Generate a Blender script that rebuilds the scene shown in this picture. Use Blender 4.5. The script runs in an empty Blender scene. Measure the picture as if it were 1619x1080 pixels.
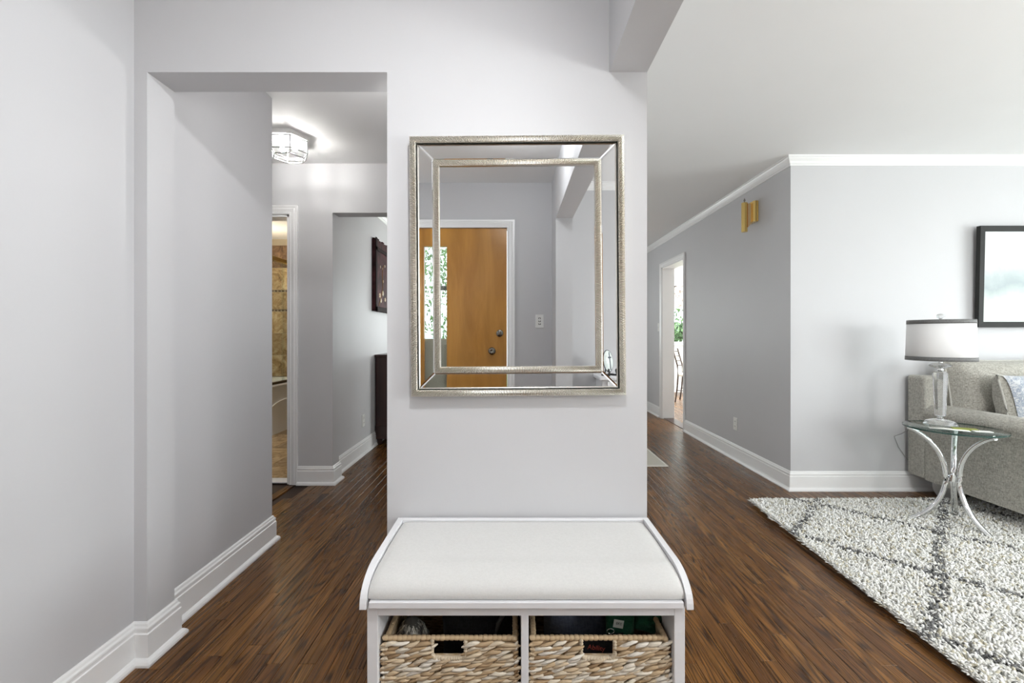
import bpy, bmesh, math, random
import numpy as np
from mathutils import Vector, Matrix, Euler

random.seed(7)
RNG = np.random.default_rng(7)
SC = bpy.context.scene
COL = SC.collection
R = math.radians
PI = math.pi

# ------------------------------------------------------------------ camera
cam = bpy.data.cameras.new('camera')
cam.sensor_width = 36.0
cam.sensor_fit = 'HORIZONTAL'
cam.lens = 36.0 * 700 / 1619
cam.shift_x = -1.5 / 1619
cam.shift_y = -10.0 / 1619
cam.clip_start = 0.02
CAM = bpy.data.objects.new('camera', cam)
COL.objects.link(CAM)
CAM.location = (0, 0, 1.13)
CAM.rotation_euler = (R(90), 0, 0)
SC.camera = CAM

# ------------------------------------------------------------------ sky, lights, exposure
W = bpy.data.worlds.new('sky')
SC.world = W
W.use_nodes = True
bgn = W.node_tree.nodes['Background']
bgn.inputs[0].default_value = (0.86, 0.93, 1.0, 1)
bgn.inputs[1].default_value = 2.4

vs = SC.view_settings
vs.view_transform = 'Standard'
vs.look = 'None'
vs.gamma = 1.0
vs.use_curve_mapping = False
vs.exposure = 0.5
SC.cycles.denoising_prefilter = 'NONE'


def area(name, loc, rot, sx, sy, power, col=(1, 1, 1), spread=180):
    l = bpy.data.lights.new(name, 'AREA')
    l.shape = 'RECTANGLE'
    l.size, l.size_y = sx, sy
    l.energy = power
    l.color = col
    l.spread = R(spread)
    o = bpy.data.objects.new(name, l)
    COL.objects.link(o)
    o.location = loc
    o.rotation_euler = rot
    return o


def point(name, loc, power, radius=0.06, col=(1, 1, 1)):
    l = bpy.data.lights.new(name, 'POINT')
    l.energy = power
    l.shadow_soft_size = radius
    l.color = col
    o = bpy.data.objects.new(name, l)
    COL.objects.link(o)
    o.location = loc
    return o


DAY = (1.0, 0.984, 0.985)
# daylight at the living room windows (front wall and right wall)
area('daylight_front_window', (3.30, -0.98, 1.17), (R(97), 0, 0), 1.35, 0.6, 27, DAY)
area('daylight_right_window', (5.52, 1.2, 1.30), (R(102), 0, R(90)), 2.2, 1.3, 60, DAY)
# daylight in the kitchen and the back room
area('daylight_kitchen_window', (3.55, 9.9, 2.75), (R(-52), 0, 0), 1.8, 0.9, 380, DAY)
area('daylight_kitchen_side', (5.5, 6.4, 1.5), (R(90), 0, R(90)), 1.5, 1.2, 210, DAY)
area('daylight_back_window', (-0.1, 7.72, 1.45), (R(-90), 0, 0), 1.6, 1.2, 22, DAY)
# unseen lights above or beside the frame; all but foyer_ceiling_lamp are added fill
def fill_disc(name, loc, aim, power, spread=180):
    """added unseen fill light, a small disc turned towards what it brightens"""
    o = area(name, loc, (0, 0, 0), 0.11, 0.11, power, (0.97, 0.985, 1.0), spread)
    o.data.shape = 'DISK'
    o.rotation_euler = (Vector(aim) - Vector(loc)).to_track_quat('-Z', 'Y').to_euler()
    return o


fill_disc('foyer_fill', (-0.05, 0.30, 2.38), (0.0, 1.5, 0.6), 0.8)  # added fill for the mirror wall, no fitting stands here
fill_disc('foyer_fill', (0.10, 0.36, 2.38), (-1.25, 2.3, 0.5), 3.4, 100)  # second added fill, aimed through the opening at the hall wall
point('foyer_ceiling_lamp', (0.0, 0.34, 2.36), 7.6, 0.06, (0.97, 0.99, 1.0))
point('foyer_side_fill', (-1.0, -0.28, 1.6), 2.4, 0.10, (0.97, 0.99, 1.0))  # unseen light added to lift the foyer from the left
point('hall_fill', (-0.53, 2.05, 1.95), 3.7, 0.07, (1.0, 0.99, 0.97))  # added out of sight to brighten the hall wall and ceiling
point('living_fill', (2.30, 0.2, 1.40), 42, 0.18, (1.0, 0.985, 0.97))  # invented light beside the view, lifts the living room ceiling
point('shower_fill', (-2.98, 5.35, 2.05), 7, 0.05, (1.0, 0.86, 0.62))  # added inside the shower to brighten the tiles
point('bathroom_fill', (-2.2, 4.5, 2.0), 9, 0.08, (1.0, 0.93, 0.84))  # added unseen light to brighten the bathroom
point('back_room_fill', (-0.3, 5.4, 2.2), 8, 0.12, (1.0, 0.97, 0.93))  # added unseen light for the back room, no fixture modelled


# ------------------------------------------------------------------ material helpers
def mat(name, col=(0.8, 0.8, 0.8), rough=0.5, metal=0.0, **kw):
    m = bpy.data.materials.new(name)
    m.use_nodes = True
    b = m.node_tree.nodes['Principled BSDF']
    b.inputs['Base Color'].default_value = (*col, 1)
    b.inputs['Roughness'].default_value = rough
    b.inputs['Metallic'].default_value = metal
    for k, v in kw.items():
        b.inputs[k].default_value = v
    return m


class NT:
    def __init__(s, m):
        s.m = m
        s.t = m.node_tree
        s.b = s.t.nodes.get('Principled BSDF')

    def n(s, typ, **kw):
        x = s.t.nodes.new(typ)
        for k, v in kw.items():
            setattr(x, k, v)
        return x

    def l(s, a, b):
        s.t.links.new(a, b)

    def coords(s, scale=(1, 1, 1), kind='Object'):
        tc = s.n('ShaderNodeTexCoord')
        mp = s.n('ShaderNodeMapping')
        mp.inputs['Scale'].default_value = scale
        s.l(tc.outputs[kind], mp.inputs['Vector'])
        return mp.outputs['Vector']

    def noise(s, vec, scale, detail=4, rough=0.55, dist=0.0):
        x = s.n('ShaderNodeTexNoise')
        x.inputs['Scale'].default_value = scale
        x.inputs['Detail'].default_value = detail
        x.inputs['Roughness'].default_value = rough
        x.inputs['Distortion'].default_value = dist
        if vec is not None:
            s.l(vec, x.inputs['Vector'])
        return x.outputs['Fac']

    def ramp(s, fac, stops):
        x = s.n('ShaderNodeValToRGB')
        e = x.color_ramp.elements
        while len(e) < len(stops):
            e.new(0.5)
        for i, (p, c) in enumerate(stops):
            e[i].position = p
            e[i].color = (*c, 1)
        s.l(fac, x.inputs['Fac'])
        return x.outputs['Color']

    def math(s, op, a, b=None, c=None):
        x = s.n('ShaderNodeMath', operation=op)
        for i, v in enumerate((a, b, c)):
            if v is None:
                continue
            if isinstance(v, (int, float)):
                x.inputs[i].default_value = v
            else:
                s.l(v, x.inputs[i])
        return x.outputs[0]

    def mix(s, fac, a, b, blend='MIX'):
        x = s.n('ShaderNodeMix', data_type='RGBA', blend_type=blend)
        for i, v in ((0, fac), (6, a), (7, b)):
            if isinstance(v, (int, float)):
                x.inputs[i].default_value = v
            elif isinstance(v, tuple):
                x.inputs[i].default_value = (*v, 1)
            else:
                s.l(v, x.inputs[i])
        return x.outputs[2]

    def base(s, c):
        s.l(c, s.b.inputs['Base Color'])

    def bump(s, h, strength=0.2, dist=0.01):
        x = s.n('ShaderNodeBump')
        x.inputs['Strength'].default_value = strength
        x.inputs['Distance'].default_value = dist
        s.l(h, x.inputs['Height'])
        s.l(x.outputs[0], s.b.inputs['Normal'])


def paint(name, col, rough=0.55, spec=0.35, bump=0.06):
    m = mat(name, col, rough)
    m.node_tree.nodes['Principled BSDF'].inputs['Specular IOR Level'].default_value = spec
    n = NT(m)
    v = n.coords()
    n.bump(n.noise(v, 160, 3), bump, 0.002)
    big = n.noise(v, 2.0, 3)
    n.base(n.mix(big, tuple(c * 0.975 for c in col), tuple(min(1, c * 1.025) for c in col)))
    return m


def thin_glass(name, tint=(0.95, 0.98, 0.97), refl=0.08, rough=0.0):
    m = bpy.data.materials.new(name)
    m.use_nodes = True
    t = m.node_tree
    t.nodes.clear()
    out = t.nodes.new('ShaderNodeOutputMaterial')
    mx = t.nodes.new('ShaderNodeMixShader')
    tr = t.nodes.new('ShaderNodeBsdfTransparent')
    tr.inputs[0].default_value = (*tint, 1)
    gl = t.nodes.new('ShaderNodeBsdfGlossy')
    gl.inputs['Roughness'].default_value = rough
    fr = t.nodes.new('ShaderNodeLayerWeight')
    fr.inputs[0].default_value = 0.5
    pw = t.nodes.new('ShaderNodeMath')
    pw.operation = 'POWER'
    pw.inputs[1].default_value = 4.5
    t.links.new(fr.outputs['Facing'], pw.inputs[0])
    ma = t.nodes.new('ShaderNodeMath')
    ma.operation = 'MULTIPLY_ADD'
    ma.inputs[1].default_value = 0.8
    ma.inputs[2].default_value = 0.02 + refl * 0.3
    t.links.new(pw.outputs[0], ma.inputs[0])
    t.links.new(ma.outputs[0], mx.inputs[0])
    t.links.new(tr.outputs[0], mx.inputs[1])
    t.links.new(gl.outputs[0], mx.inputs[2])
    t.links.new(mx.outputs[0], out.inputs[0])
    return m


M = {}
M['wall'] = paint('grey_wall_paint', (0.60, 0.598, 0.612), 0.5)
M['wall_cream'] = paint('cream_wall_paint', (0.82, 0.80, 0.77), 0.55)
M['ceiling'] = paint('white_ceiling_paint', (0.86, 0.86, 0.86), 0.7, 0.2)
M['trim'] = paint('white_trim_gloss', (0.90, 0.90, 0.90), 0.3, 0.5, 0.01)
M['white_wood'] = paint('white_lacquer', (0.83, 0.83, 0.85), 0.38, 0.5, 0.02)
M['white_plastic'] = mat('white_plastic', (0.85, 0.85, 0.83), 0.35)
M['dark_slot'] = mat('dark_slot', (0.05, 0.05, 0.05), 0.6)
M['chrome'] = mat('chrome', (0.82, 0.83, 0.84), 0.06, 1.0)
M['nickel'] = mat('dark_nickel', (0.25, 0.23, 0.2), 0.25, 1.0)
M['black_iron'] = mat('black_iron', (0.02, 0.02, 0.022), 0.45)
M['brown_iron'] = mat('brown_iron', (0.05, 0.03, 0.022), 0.4, 0.4)
M['glass_pane'] = thin_glass('window_glass')
M['mirror'] = mat('mirror_glass', (0.85, 0.86, 0.865), 0.0, 1.0)
M['mirror_bevel'] = mat('mirror_bevel', (0.90, 0.91, 0.91), 0.03, 1.0)
M['mirror_edge'] = mat('mirror_edge', (0.06, 0.075, 0.065), 0.3)


def make_wood_floor():
    m = mat('walnut_stained_oak', (0.15, 0.08, 0.04), 0.3)
    n = NT(m)
    at = n.n('ShaderNodeAttribute', attribute_name='plank')
    sep = n.n('ShaderNodeSeparateColor')
    n.l(at.outputs['Color'], sep.inputs[0])
    r1, r2, r3 = sep.outputs[0], sep.outputs[1], sep.outputs[2]
    geo = n.n('ShaderNodeNewGeometry')
    sx = n.n('ShaderNodeSeparateXYZ')
    n.l(geo.outputs['Position'], sx.inputs[0])
    cx = n.n('ShaderNodeCombineXYZ')
    n.l(n.math('MULTIPLY_ADD', r1, 31.0, sx.outputs[0]), cx.inputs[0])
    n.l(n.math('MULTIPLY_ADD', r2, 57.0, sx.outputs[1]), cx.inputs[1])
    n.l(n.math('MULTIPLY', r3, 17.0), cx.inputs[2])
    P = cx.outputs[0]

    def scaled(v, s):
        mp = n.n('ShaderNodeMapping')
        mp.inputs['Scale'].default_value = s
        n.l(v, mp.inputs['Vector'])
        return mp.outputs[0]
    # cathedral figure: rings of a slowly varying field, stretched along the board
    field = n.noise(scaled(P, (11.0, 0.62, 1.0)), 1.0, 1.2, 0.4)
    rings = n.math('SINE', n.math('MULTIPLY', field, 150.0))
    rings = n.math('MULTIPLY_ADD', rings, 0.5, 0.5)
    rings = n.math('POWER', rings, 2.8)
    pores = n.noise(scaled(P, (330, 9, 1)), 1.0, 3, 0.6)
    streak = n.noise(scaled(P, (60, 1.6, 1)), 1.0, 4, 0.6)
    blotch = n.noise(scaled(P, (7, 2.2, 1)), 1.0, 3, 0.5)
    tone = n.ramp(r1, [(0.0, (0.150, 0.062, 0.017)), (0.25, (0.195, 0.085, 0.022)), (0.6, (0.228, 0.102, 0.026)),
                       (0.85, (0.262, 0.120, 0.031)), (1.0, (0.290, 0.140, 0.040))])
    c = n.mix(n.math('MULTIPLY', rings, 0.82), tone, (0.036, 0.017, 0.009))
    pm = n.ramp(pores, [(0.42, (1, 1, 1)), (0.60, (0.50, 0.47, 0.45))])
    c = n.mix(0.85, c, pm, 'MULTIPLY')
    st = n.ramp(streak, [(0.30, (0.62, 0.60, 0.58)), (0.62, (1.18, 1.16, 1.12))])
    c = n.mix(0.9, c, st, 'MULTIPLY')
    bl = n.ramp(blotch, [(0.30, (0.70, 0.68, 0.68)), (0.65, (1.1, 1.1, 1.1))])
    c = n.mix(0.8, c, bl, 'MULTIPLY')
    n.base(c)
    rg = n.math('MULTIPLY_ADD', streak, 0.12, 0.22)
    n.l(rg, n.b.inputs['Roughness'])
    n.b.inputs['Specular IOR Level'].default_value = 0.27
    h = n.math('ADD', n.math('MULTIPLY', pores, -0.6), n.math('MULTIPLY', rings, -0.3))
    wav = n.noise(scaled(P, (26, 5, 1)), 1.0, 2)
    h = n.math('ADD', h, n.math('MULTIPLY', wav, 0.7))
    n.bump(h, 0.10, 0.004)
    return m


M['floor'] = make_wood_floor()


def wood(name, c1, c2, scale=(14, 14, 1.2), rough=0.35, freq=1.0, spec=0.5):
    m = mat(name, c1, rough)
    n = NT(m)
    n.b.inputs['Specular IOR Level'].default_value = spec
    v = n.coords(scale)
    f = n.noise(v, freq, 6, 0.6, 0.6)
    v2 = n.coords(tuple(s * 6 if s > 5 else s * 1.5 for s in scale))
    g = n.noise(v2, freq, 3)
    c = n.ramp(f, [(0.32, c1), (0.68, c2)])
    c = n.mix(0.5, c, n.ramp(g, [(0.4, (0.8, 0.78, 0.75)), (0.6, (1.05, 1.05, 1.05))]), 'MULTIPLY')
    n.base(c)
    return m


M['door_wood'] = wood('honey_birch_door', (0.40, 0.172, 0.026), (0.62, 0.305, 0.058), (5, 5, 0.9), 0.32)
M['dark_wood'] = wood('espresso_wood', (0.030, 0.011, 0.010), (0.055, 0.020, 0.016), (10, 10, 1), 0.3)


def fabric(name, c1, c2, scale=260, bump=0.35, rough=0.9):
    m = mat(name, c1, rough)
    n = NT(m)
    n.b.inputs['Specular IOR Level'].default_value = 0.2
    n.b.inputs['Sheen Weight'].default_value = 0.15
    a = n.noise(n.coords((1, 1, 0.28)), scale, 2, 0.6)
    b = n.noise(n.coords((0.28, 0.28, 1)), scale, 2, 0.6)
    f = n.math('MULTIPLY_ADD', a, 0.5, n.math('MULTIPLY', b, 0.5))
    n.base(n.ramp(f, [(0.36, c1), (0.62, c2)]))
    n.bump(f, bump, 0.003)
    return m


M['sofa'] = fabric('grey_tweed', (0.265, 0.253, 0.222), (0.54, 0.522, 0.468), 230)
M['sofa_piping'] = fabric('light_grey_piping', (0.45, 0.44, 0.40), (0.6, 0.59, 0.55), 300)
M['cushion'] = fabric('off_white_linen', (0.665, 0.66, 0.645), (0.715, 0.71, 0.695), 420, 0.06)
M['navy_cloth'] = fabric('navy_cloth', (0.06, 0.07, 0.105), (0.105, 0.12, 0.165), 200)
M['black_cloth'] = fabric('black_cloth', (0.008, 0.008, 0.009), (0.018, 0.018, 0.02), 200)
M['green_cloth'] = fabric('green_nylon', (0.008, 0.055, 0.028), (0.015, 0.09, 0.045), 300, 0.1)
M['label_grey'] = mat('label_grey', (0.42, 0.44, 0.40), 0.6)
M['red_print'] = mat('red_print', (0.30, 0.05, 0.035), 0.6)
M['runner'] = fabric('cream_runner', (0.62, 0.60, 0.54), (0.74, 0.72, 0.66), 150)


# ------------------------------------------------------------------ mesh helpers
class MB:
    """collects shapes and links them as one mesh object"""

    def __init__(s):
        s.v = []
        s.f = []
        s.sm = []

    def add(s, vs_, fs, smooth=False):
        o = len(s.v)
        s.v += [tuple(p) for p in vs_]
        s.f += [tuple(i + o for i in f) for f in fs]
        s.sm += [smooth] * len(fs)
        return s

    def box(s, x0, x1, y0, y1, z0, z1):
        p = [(x0, y0, z0), (x1, y0, z0), (x1, y1, z0), (x0, y1, z0), (x0, y0, z1), (x1, y0, z1), (x1, y1, z1), (x0, y1, z1)]
        f = [(0, 3, 2, 1), (4, 5, 6, 7), (0, 1, 5, 4), (1, 2, 6, 5), (2, 3, 7, 6), (3, 0, 4, 7)]
        return s.add(p, f)

    def rings(s, rings, closed=True, caps=True, smooth=True):
        """skin a list of equal-length vertex rings"""
        k = len(rings[0])
        vs_ = [p for r in rings for p in r]
        fs = []
        for i in range(len(rings) - 1):
            for j in range(k if closed else k - 1):
                a, b = i * k + j, i * k + (j + 1) % k
                fs.append((a, b, b + k, a + k))
        s.add(vs_, fs, smooth)
        if caps and closed:
            s.add(rings[0], [tuple(reversed(range(k)))])
            s.add(rings[-1], [tuple(range(k))])
        return s

    def lathe(s, prof, seg=32, cx=0, cy=0, smooth=True, facet_rot=0.0, caps=True):
        """prof: list of (r, z)"""
        rs = []
        for r, z in prof:
            rs.append([(cx + r * math.cos(2 * PI * j / seg + facet_rot), cy + r * math.sin(2 * PI * j / seg + facet_rot), z)
                       for j in range(seg)])
        return s.rings(rs, True, caps, smooth)

    def tube(s, pts, rad, seg=10, smooth=True, flat=1.0, up=(0, 0, 1), caps=True):
        pts = [Vector(p) for p in pts]
        rs = []
        up = Vector(up)
        for i, p in enumerate(pts):
            t = (pts[min(i + 1, len(pts) - 1)] - pts[max(i - 1, 0)]).normalized()
            a = t.cross(up)
            if a.length < 1e-4:
                a = t.cross(Vector((1, 0, 0)))
            a.normalize()
            b = t.cross(a).normalized()
            r = rad[i] if isinstance(rad, (list, tuple)) else rad
            rs.append([p + a * (r * math.cos(2 * PI * j / seg)) + b * (r * flat * math.sin(2 * PI * j / seg)) for j in range(seg)])
        return s.rings(rs, True, caps, smooth)

    def prism(s, poly, axis, a0, a1, smooth=False):
        """extrude a 2D polygon along an axis: 'x' -> poly is (y,z); 'y' -> (x,z); 'z' -> (x,y)"""
        def P(u, w, a):
            return {'x': (a, u, w), 'y': (u, a, w), 'z': (u, w, a)}[axis]
        r0 = [P(u, w, a0) for u, w in poly]
        r1 = [P(u, w, a1) for u, w in poly]
        k = len(poly)
        s.add(r0 + r1, [(j, (j + 1) % k, k + (j + 1) % k, k + j) for j in range(k)], smooth)
        s.add(r0, [tuple(range(k))])
        s.add(r1, [tuple(range(k))])
        return s

    def sphere(s, c, r, seg=16, ring=10, sc=(1, 1, 1)):
        rs = []
        for i in range(ring + 1):
            th = PI * i / ring
            q = max(math.sin(th), 1e-3)
            rs.append([(c[0] + r * sc[0] * q * math.cos(2 * PI * j / seg), c[1] + r * sc[1] * q * math.sin(2 * PI * j / seg),
                        c[2] - r * sc[2] * math.cos(th)) for j in range(seg)])
        return s.rings(rs, True, True, True)

    def sweep(s, path, prof, side=1):
        """mitred sweep of profile (offset, z) along a plan polyline; side=+1 offsets to the left of travel"""
        n = len(path)
        rs = []
        for i in range(n):
            p = Vector(path[i])
            d0 = (Vector(path[i]) - Vector(path[i - 1])).normalized() if i > 0 else None
            d1 = (Vector(path[i + 1]) - Vector(path[i])).normalized() if i < n - 1 else None
            d0 = d0 or d1
            d1 = d1 or d0
            n0 = Vector((-d0.y, d0.x)) * side
            n1 = Vector((-d1.y, d1.x)) * side
            mv = n0 + n1
            mv = mv / max(mv.length_squared / 2, 1e-6)
            rs.append([(p.x + mv.x * o, p.y + mv.y * o, z) for o, z in prof])
        # flat shaded segments
        k = len(prof)
        for i in range(n - 1):
            s.add(rs[i] + rs[i + 1], [(j, (j + 1) % k, k + (j + 1) % k, k + j) for j in range(k)])
        s.add(rs[0], [tuple(range(k))])
        s.add(rs[-1], [tuple(range(k))])
        return s

    def move(s, mtx):
        s.v = [tuple(mtx @ Vector(p)) for p in s.v]
        return s

    def mesh(s, name, m, fix=True):
        me = bpy.data.meshes.new(name)
        me.from_pydata(s.v, [], s.f)
        me.polygons.foreach_set('use_smooth', s.sm)
        if fix:
            b = bmesh.new()
            b.from_mesh(me)
            bmesh.ops.recalc_face_normals(b, faces=b.faces)
            b.to_mesh(me)
            b.free()
        if m is not None:
            me.materials.append(m)
        me.update()
        return me

    def build(s, name, m, parent=None, bevel=0.0, seg=2, subsurf=0, fix=True):
        o = bpy.data.objects.new(name, s.mesh(name, m, fix))
        COL.objects.link(o)
        if parent is not None:
            o.parent = parent
        if bevel:
            b = o.modifiers.new('bevel', 'BEVEL')
            b.width = bevel
            b.segments = seg
            b.limit_method = 'ANGLE'
            b.angle_limit = R(40)
        if subsurf:
            q = o.modifiers.new('subsurf', 'SUBSURF')
            q.levels = q.render_levels = subsurf
        return o


def tag(o, label=None, cat=None, group=None, kind=None):
    if label:
        o['label'] = label
    if cat:
        o['category'] = cat
    if group:
        o['group'] = group
    if kind:
        o['kind'] = kind
    return o


def thing(name, label, cat, loc=(0, 0, 0), rot=(0, 0, 0), group=None, kind=None):
    o = bpy.data.objects.new(name, None)
    o.empty_display_size = 0.1
    COL.objects.link(o)
    o.location = loc
    o.rotation_euler = rot
    return tag(o, label, cat, group, kind)


def struct(o, label=None, cat=None):
    return tag(o, label, cat, None, 'structure')


def dup(root, loc=None, rotz=None, label=None):
    r = root.copy()
    COL.objects.link(r)
    if loc is not None:
        r.location = loc
    if rotz is not None:
        r.rotation_euler.z = rotz
    if label:
        r['label'] = label
    for ch in list(root.children):
        c = ch.copy()
        COL.objects.link(c)
        c.parent = r
        for g in ch.children:
            d = g.copy()
            COL.objects.link(d)
            d.parent = c
    return r


def pillow_mesh(w, h, t, nx=22, nz=18, pinch=0.06, puff=0.55, seed=0, wr=0.006):
    """a stuffed cushion in its own frame: x across, z up, y thickness; base at z=0"""
    rs = np.random.default_rng(seed)
    ph = rs.uniform(0, 6.28, 8)
    mb = MB()
    for sgn in (-1, 1):
        vs_, fs = [], []
        for j in range(nz + 1):
            for i in range(nx + 1):
                u, v = -1 + 2 * i / nx, -1 + 2 * j / nz
                # pinched sides: the outline draws in between the corners
                ox = u * (1 - pinch * (1 - v * v) * abs(u) ** 3) * w / 2
                oz = v * (1 - pinch * (1 - u * u) * abs(v) ** 3) * h / 2
                k = max(0.0, (1 - u ** 4)) ** puff * max(0.0, (1 - v ** 4)) ** puff
                wrk = wr * (math.sin(5 * u + 3 * v + ph[0]) + math.sin(9 * v - 4 * u + ph[1]) * 0.6) * k
                vs_.append((ox, sgn * (k * t / 2 + wrk), oz + h / 2))
        for j in range(nz):
            for i in range(nx):
                a = j * (nx + 1) + i
                q = (a, a + 1, a + nx + 2, a + nx + 1)
                fs.append(q if sgn < 0 else tuple(reversed(q)))
        mb.add(vs_, fs, True)
    return mb


def pillow_edge(w, h, pinch=0.06, n=14):
    pts = []
    def P(u, v):
        return (u * (1 - pinch * (1 - v * v) * abs(u) ** 3) * w / 2, 0, v * (1 - pinch * (1 - u * u) * abs(v) ** 3) * h / 2 + h / 2)
    for i in range(n):
        pts.append(P(-1 + 2 * i / n, -1))
    for i in range(n):
        pts.append(P(1, -1 + 2 * i / n))
    for i in range(n):
        pts.append(P(1 - 2 * i / n, 1))
    for i in range(n + 1):
        pts.append(P(-1, 1 - 2 * i / n))
    return pts


H = 2.43           # ceiling
D1 = 1.532         # entry wall with the mirror
XL = -1.311        # foyer left wall
YF = -0.766        # front wall (behind the camera)
DH = 3.352         # far hall wall
DB = 3.226         # living room back wall
XR = 2.023         # right hall wall
XE = 5.30          # living room right wall

# ------------------------------------------------------------------ floor
fl = MB().box(-3.6, 5.5, YF - 0.02, 9.0, -0.08, -0.012)
floor = struct(fl.build('floor', mat('subfloor', (0.05, 0.03, 0.02), 0.8)), 'dark walnut stained oak strip floor', 'floor')

PW = 0.057
planks = []
x = -3.3
row = 0
while x < XE:
    y = YF - random.uniform(0, 0.9)
    while y < 8.9:
        ln = random.choice([0.38, 0.5, 0.62, 0.75, 0.9, 1.05, 1.2, 0.8, 0.45])
        planks.append((x, max(y, YF), min(y + ln, 8.9), [random.random() for _ in range(3)]))
        y += ln
    x += PW
    row += 1
# boards inside the bathroom give way to tile, boards under walls stay out of the way
planks = [p for p in planks if p[2] - p[1] > 0.05 and not (p[0] < -1.545 and p[2] > DH + 0.06)]


def plank_area(p):
    s_ = 0.0
    for k in range(6):
        yy = p[1] + (p[2] - p[1]) * (k + 0.5) / 6
        if yy < 1.3:
            continue
        px = 811 + (p[0] + PW / 2) * 700 / yy
        py = 530 + 1.13 * 700 / yy
        if not (0 < px < 1619 and py < 1085):
            continue
        if yy > D1 and 612 < px < 1022:
            continue
        if yy > 2.43 and px < 430:
            continue
        if px < 800 and p[0] < -1.32:
            continue
        if p[0] > XR and yy > DB:
            continue
        if p[0] > 1.62 and yy < 2.9:
            continue
        if 575 < px < 1090 and yy < 1.5:
            continue
        s_ += (p[2] - p[1]) / yy ** 3
    return s_


planks.sort(key=plank_area, reverse=True)


def plank_mesh(ps, name):
    vs_, fs, cols = [], [], []
    for (x0, y0, y1, r) in ps:
        g = 0.0005
        a, b, c, d = x0 + g, x0 + PW - g, y0 + g, y1 - g
        e = 0.0009
        o = len(vs_)
        vs_ += [(a, c, -0.012), (b, c, -0.012), (b, d, -0.012), (a, d, -0.012),
                (a, c, -e), (b, c, -e), (b, d, -e), (a, d, -e),
                (a + e, c + e, 0), (b - e, c + e, 0), (b - e, d - e, 0), (a + e, d - e, 0)]
        q = [(8, 9, 10, 11)]
        for j in range(4):
            k = (j + 1) % 4
            q += [(j, k, k + 4, j + 4), (j + 4, k + 4, k + 8, j + 8)]
        fs += [tuple(i + o for i in f) for f in q]
        cols += [r] * 9
    me = bpy.data.meshes.new(name)
    me.from_pydata(vs_, [], fs)
    at = me.attributes.new('plank', 'FLOAT_COLOR', 'FACE')
    at.data.foreach_set('color', np.array([(*c, 1) for c in cols], dtype=np.float32).ravel())
    me.materials.append(M['floor'])
    return me


for p in planks[:290]:
    o = bpy.data.objects.new('plank', plank_mesh([p], 'plank'))
    COL.objects.link(o)
    o.parent = floor
o = bpy.data.objects.new('plank_field', plank_mesh(planks[290:], 'plank_field'))
COL.objects.link(o)
o.parent = floor
o['kind'] = 'stuff'

# ------------------------------------------------------------------ ceiling
struct(MB().box(-3.6, 5.6, YF - 0.14, 9.1, H, H + 0.1).build('ceiling', M['ceiling']), 'plain white painted ceiling', 'ceiling')

# ------------------------------------------------------------------ walls
wl = MB().box(XL - 0.14, XL, YF - 0.12, D1, 0, H)
struct(wl.build('wall_left', M['wall']), 'pale grey foyer wall along the left edge of view', 'wall')

we = MB()
we.box(-1.60, -1.266, D1, 1.656, 0, H)              # strip and jamb left of the opening
we.box(-1.266, -0.4354, D1, 1.656, 2.04, H)          # header
we.box(-0.4354, 0.464, D1, 3.474, 0, H)              # solid block carrying the mirror
struct(we.build('wall_entry', M['wall']), 'pale grey wall carrying the framed mirror, with cased-free opening', 'wall')

wh = MB()
wh.box(-1.60, -1.322, 1.656, 2.43, 0, H)
wh.box(-3.2, -1.60, 2.31, 2.43, 0, H)
wh.box(-3.32, -3.2, 2.31, DH, 0, H)
struct(wh.build('wall_hall', M['wall']), 'pale grey hallway wall beyond the opening', 'wall')

wf = MB()
wf.box(-3.2, -2.45, DH, 3.474, 0, H)
wf.box(-2.45, -1.691, DH, 3.474, 2.045, H)
wf.box(-1.691, -1.365, DH, 3.474, 0, H)
wf.box(-1.365, -0.4354, DH, 3.474, 2.057, H)
struct(wf.build('wall_far', M['wall']), 'pale grey far hallway wall between bathroom door and second opening', 'wall')

wb = MB()
wb.box(-1.545, -1.425, 3.474, 7.6, 0, H)
struct(wb.build('wall_dresser', M['wall']), 'grey side wall behind the dark dresser', 'wall')
we2 = MB()
we2.box(-1.545, -0.9, 7.6, 7.72, 0, H)
we2.box(0.7, XR + 0.15, 7.6, 7.72, 0, H)
we2.box(-0.9, 0.7, 7.6, 7.72, 0, 0.85)
we2.box(-0.9, 0.7, 7.6, 7.72, 2.05, H)
struct(we2.build('wall_rear', M['wall']), 'grey end wall of the back room', 'wall')

wr = MB()
wr.box(XR, 2.173, DB, 5.245, 0, H)
wr.box(XR, 2.173, 6.01, 7.6, 0, H)
wr.box(XR, 2.173, 5.245, 6.01, 2.045, H)
struct(wr.build('wall_right', M['wall']), 'darker warm grey hallway wall with brass sconce and kitchen door', 'wall')

wk = MB()
wk.box(2.173, XE + 0.12, DB, DB + 0.12, 0, H)
struct(wk.build('wall_back', M['wall']), 'light grey living room wall behind the sofa', 'wall')

wfr = MB()
y0, y1 = YF - 0.12, YF
wfr.box(XL - 0.14, -0.96, y0, y1, 0, H)
wfr.box(-0.96, -0.05, y0, y1, 2.047, H)
wfr.box(-0.05, 2.55, y0, y1, 0, H)
wfr.box(2.55, 4.05, y0, y1, 0, 0.75)
wfr.box(2.55, 4.05, y0, y1, 2.1, H)
wfr.box(4.05, XE + 0.12, y0, y1, 0, H)
struct(wfr.build('wall_front', M['wall']), 'grey front wall around the wooden door, seen in the mirror', 'wall')

wx = MB()
x0, x1 = XE, XE + 0.12
wx.box(x0, x1, YF, 0.0, 0, H)
wx.box(x0, x1, 2.4, DB, 0, H)
wx.box(x0, x1, 0.0, 2.4, 0, 0.65)
wx.box(x0, x1, 0.0, 2.4, 2.15, H)
struct(wx.build('wall_east', M['wall']), 'grey living room side wall with wide window', 'wall')

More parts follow.
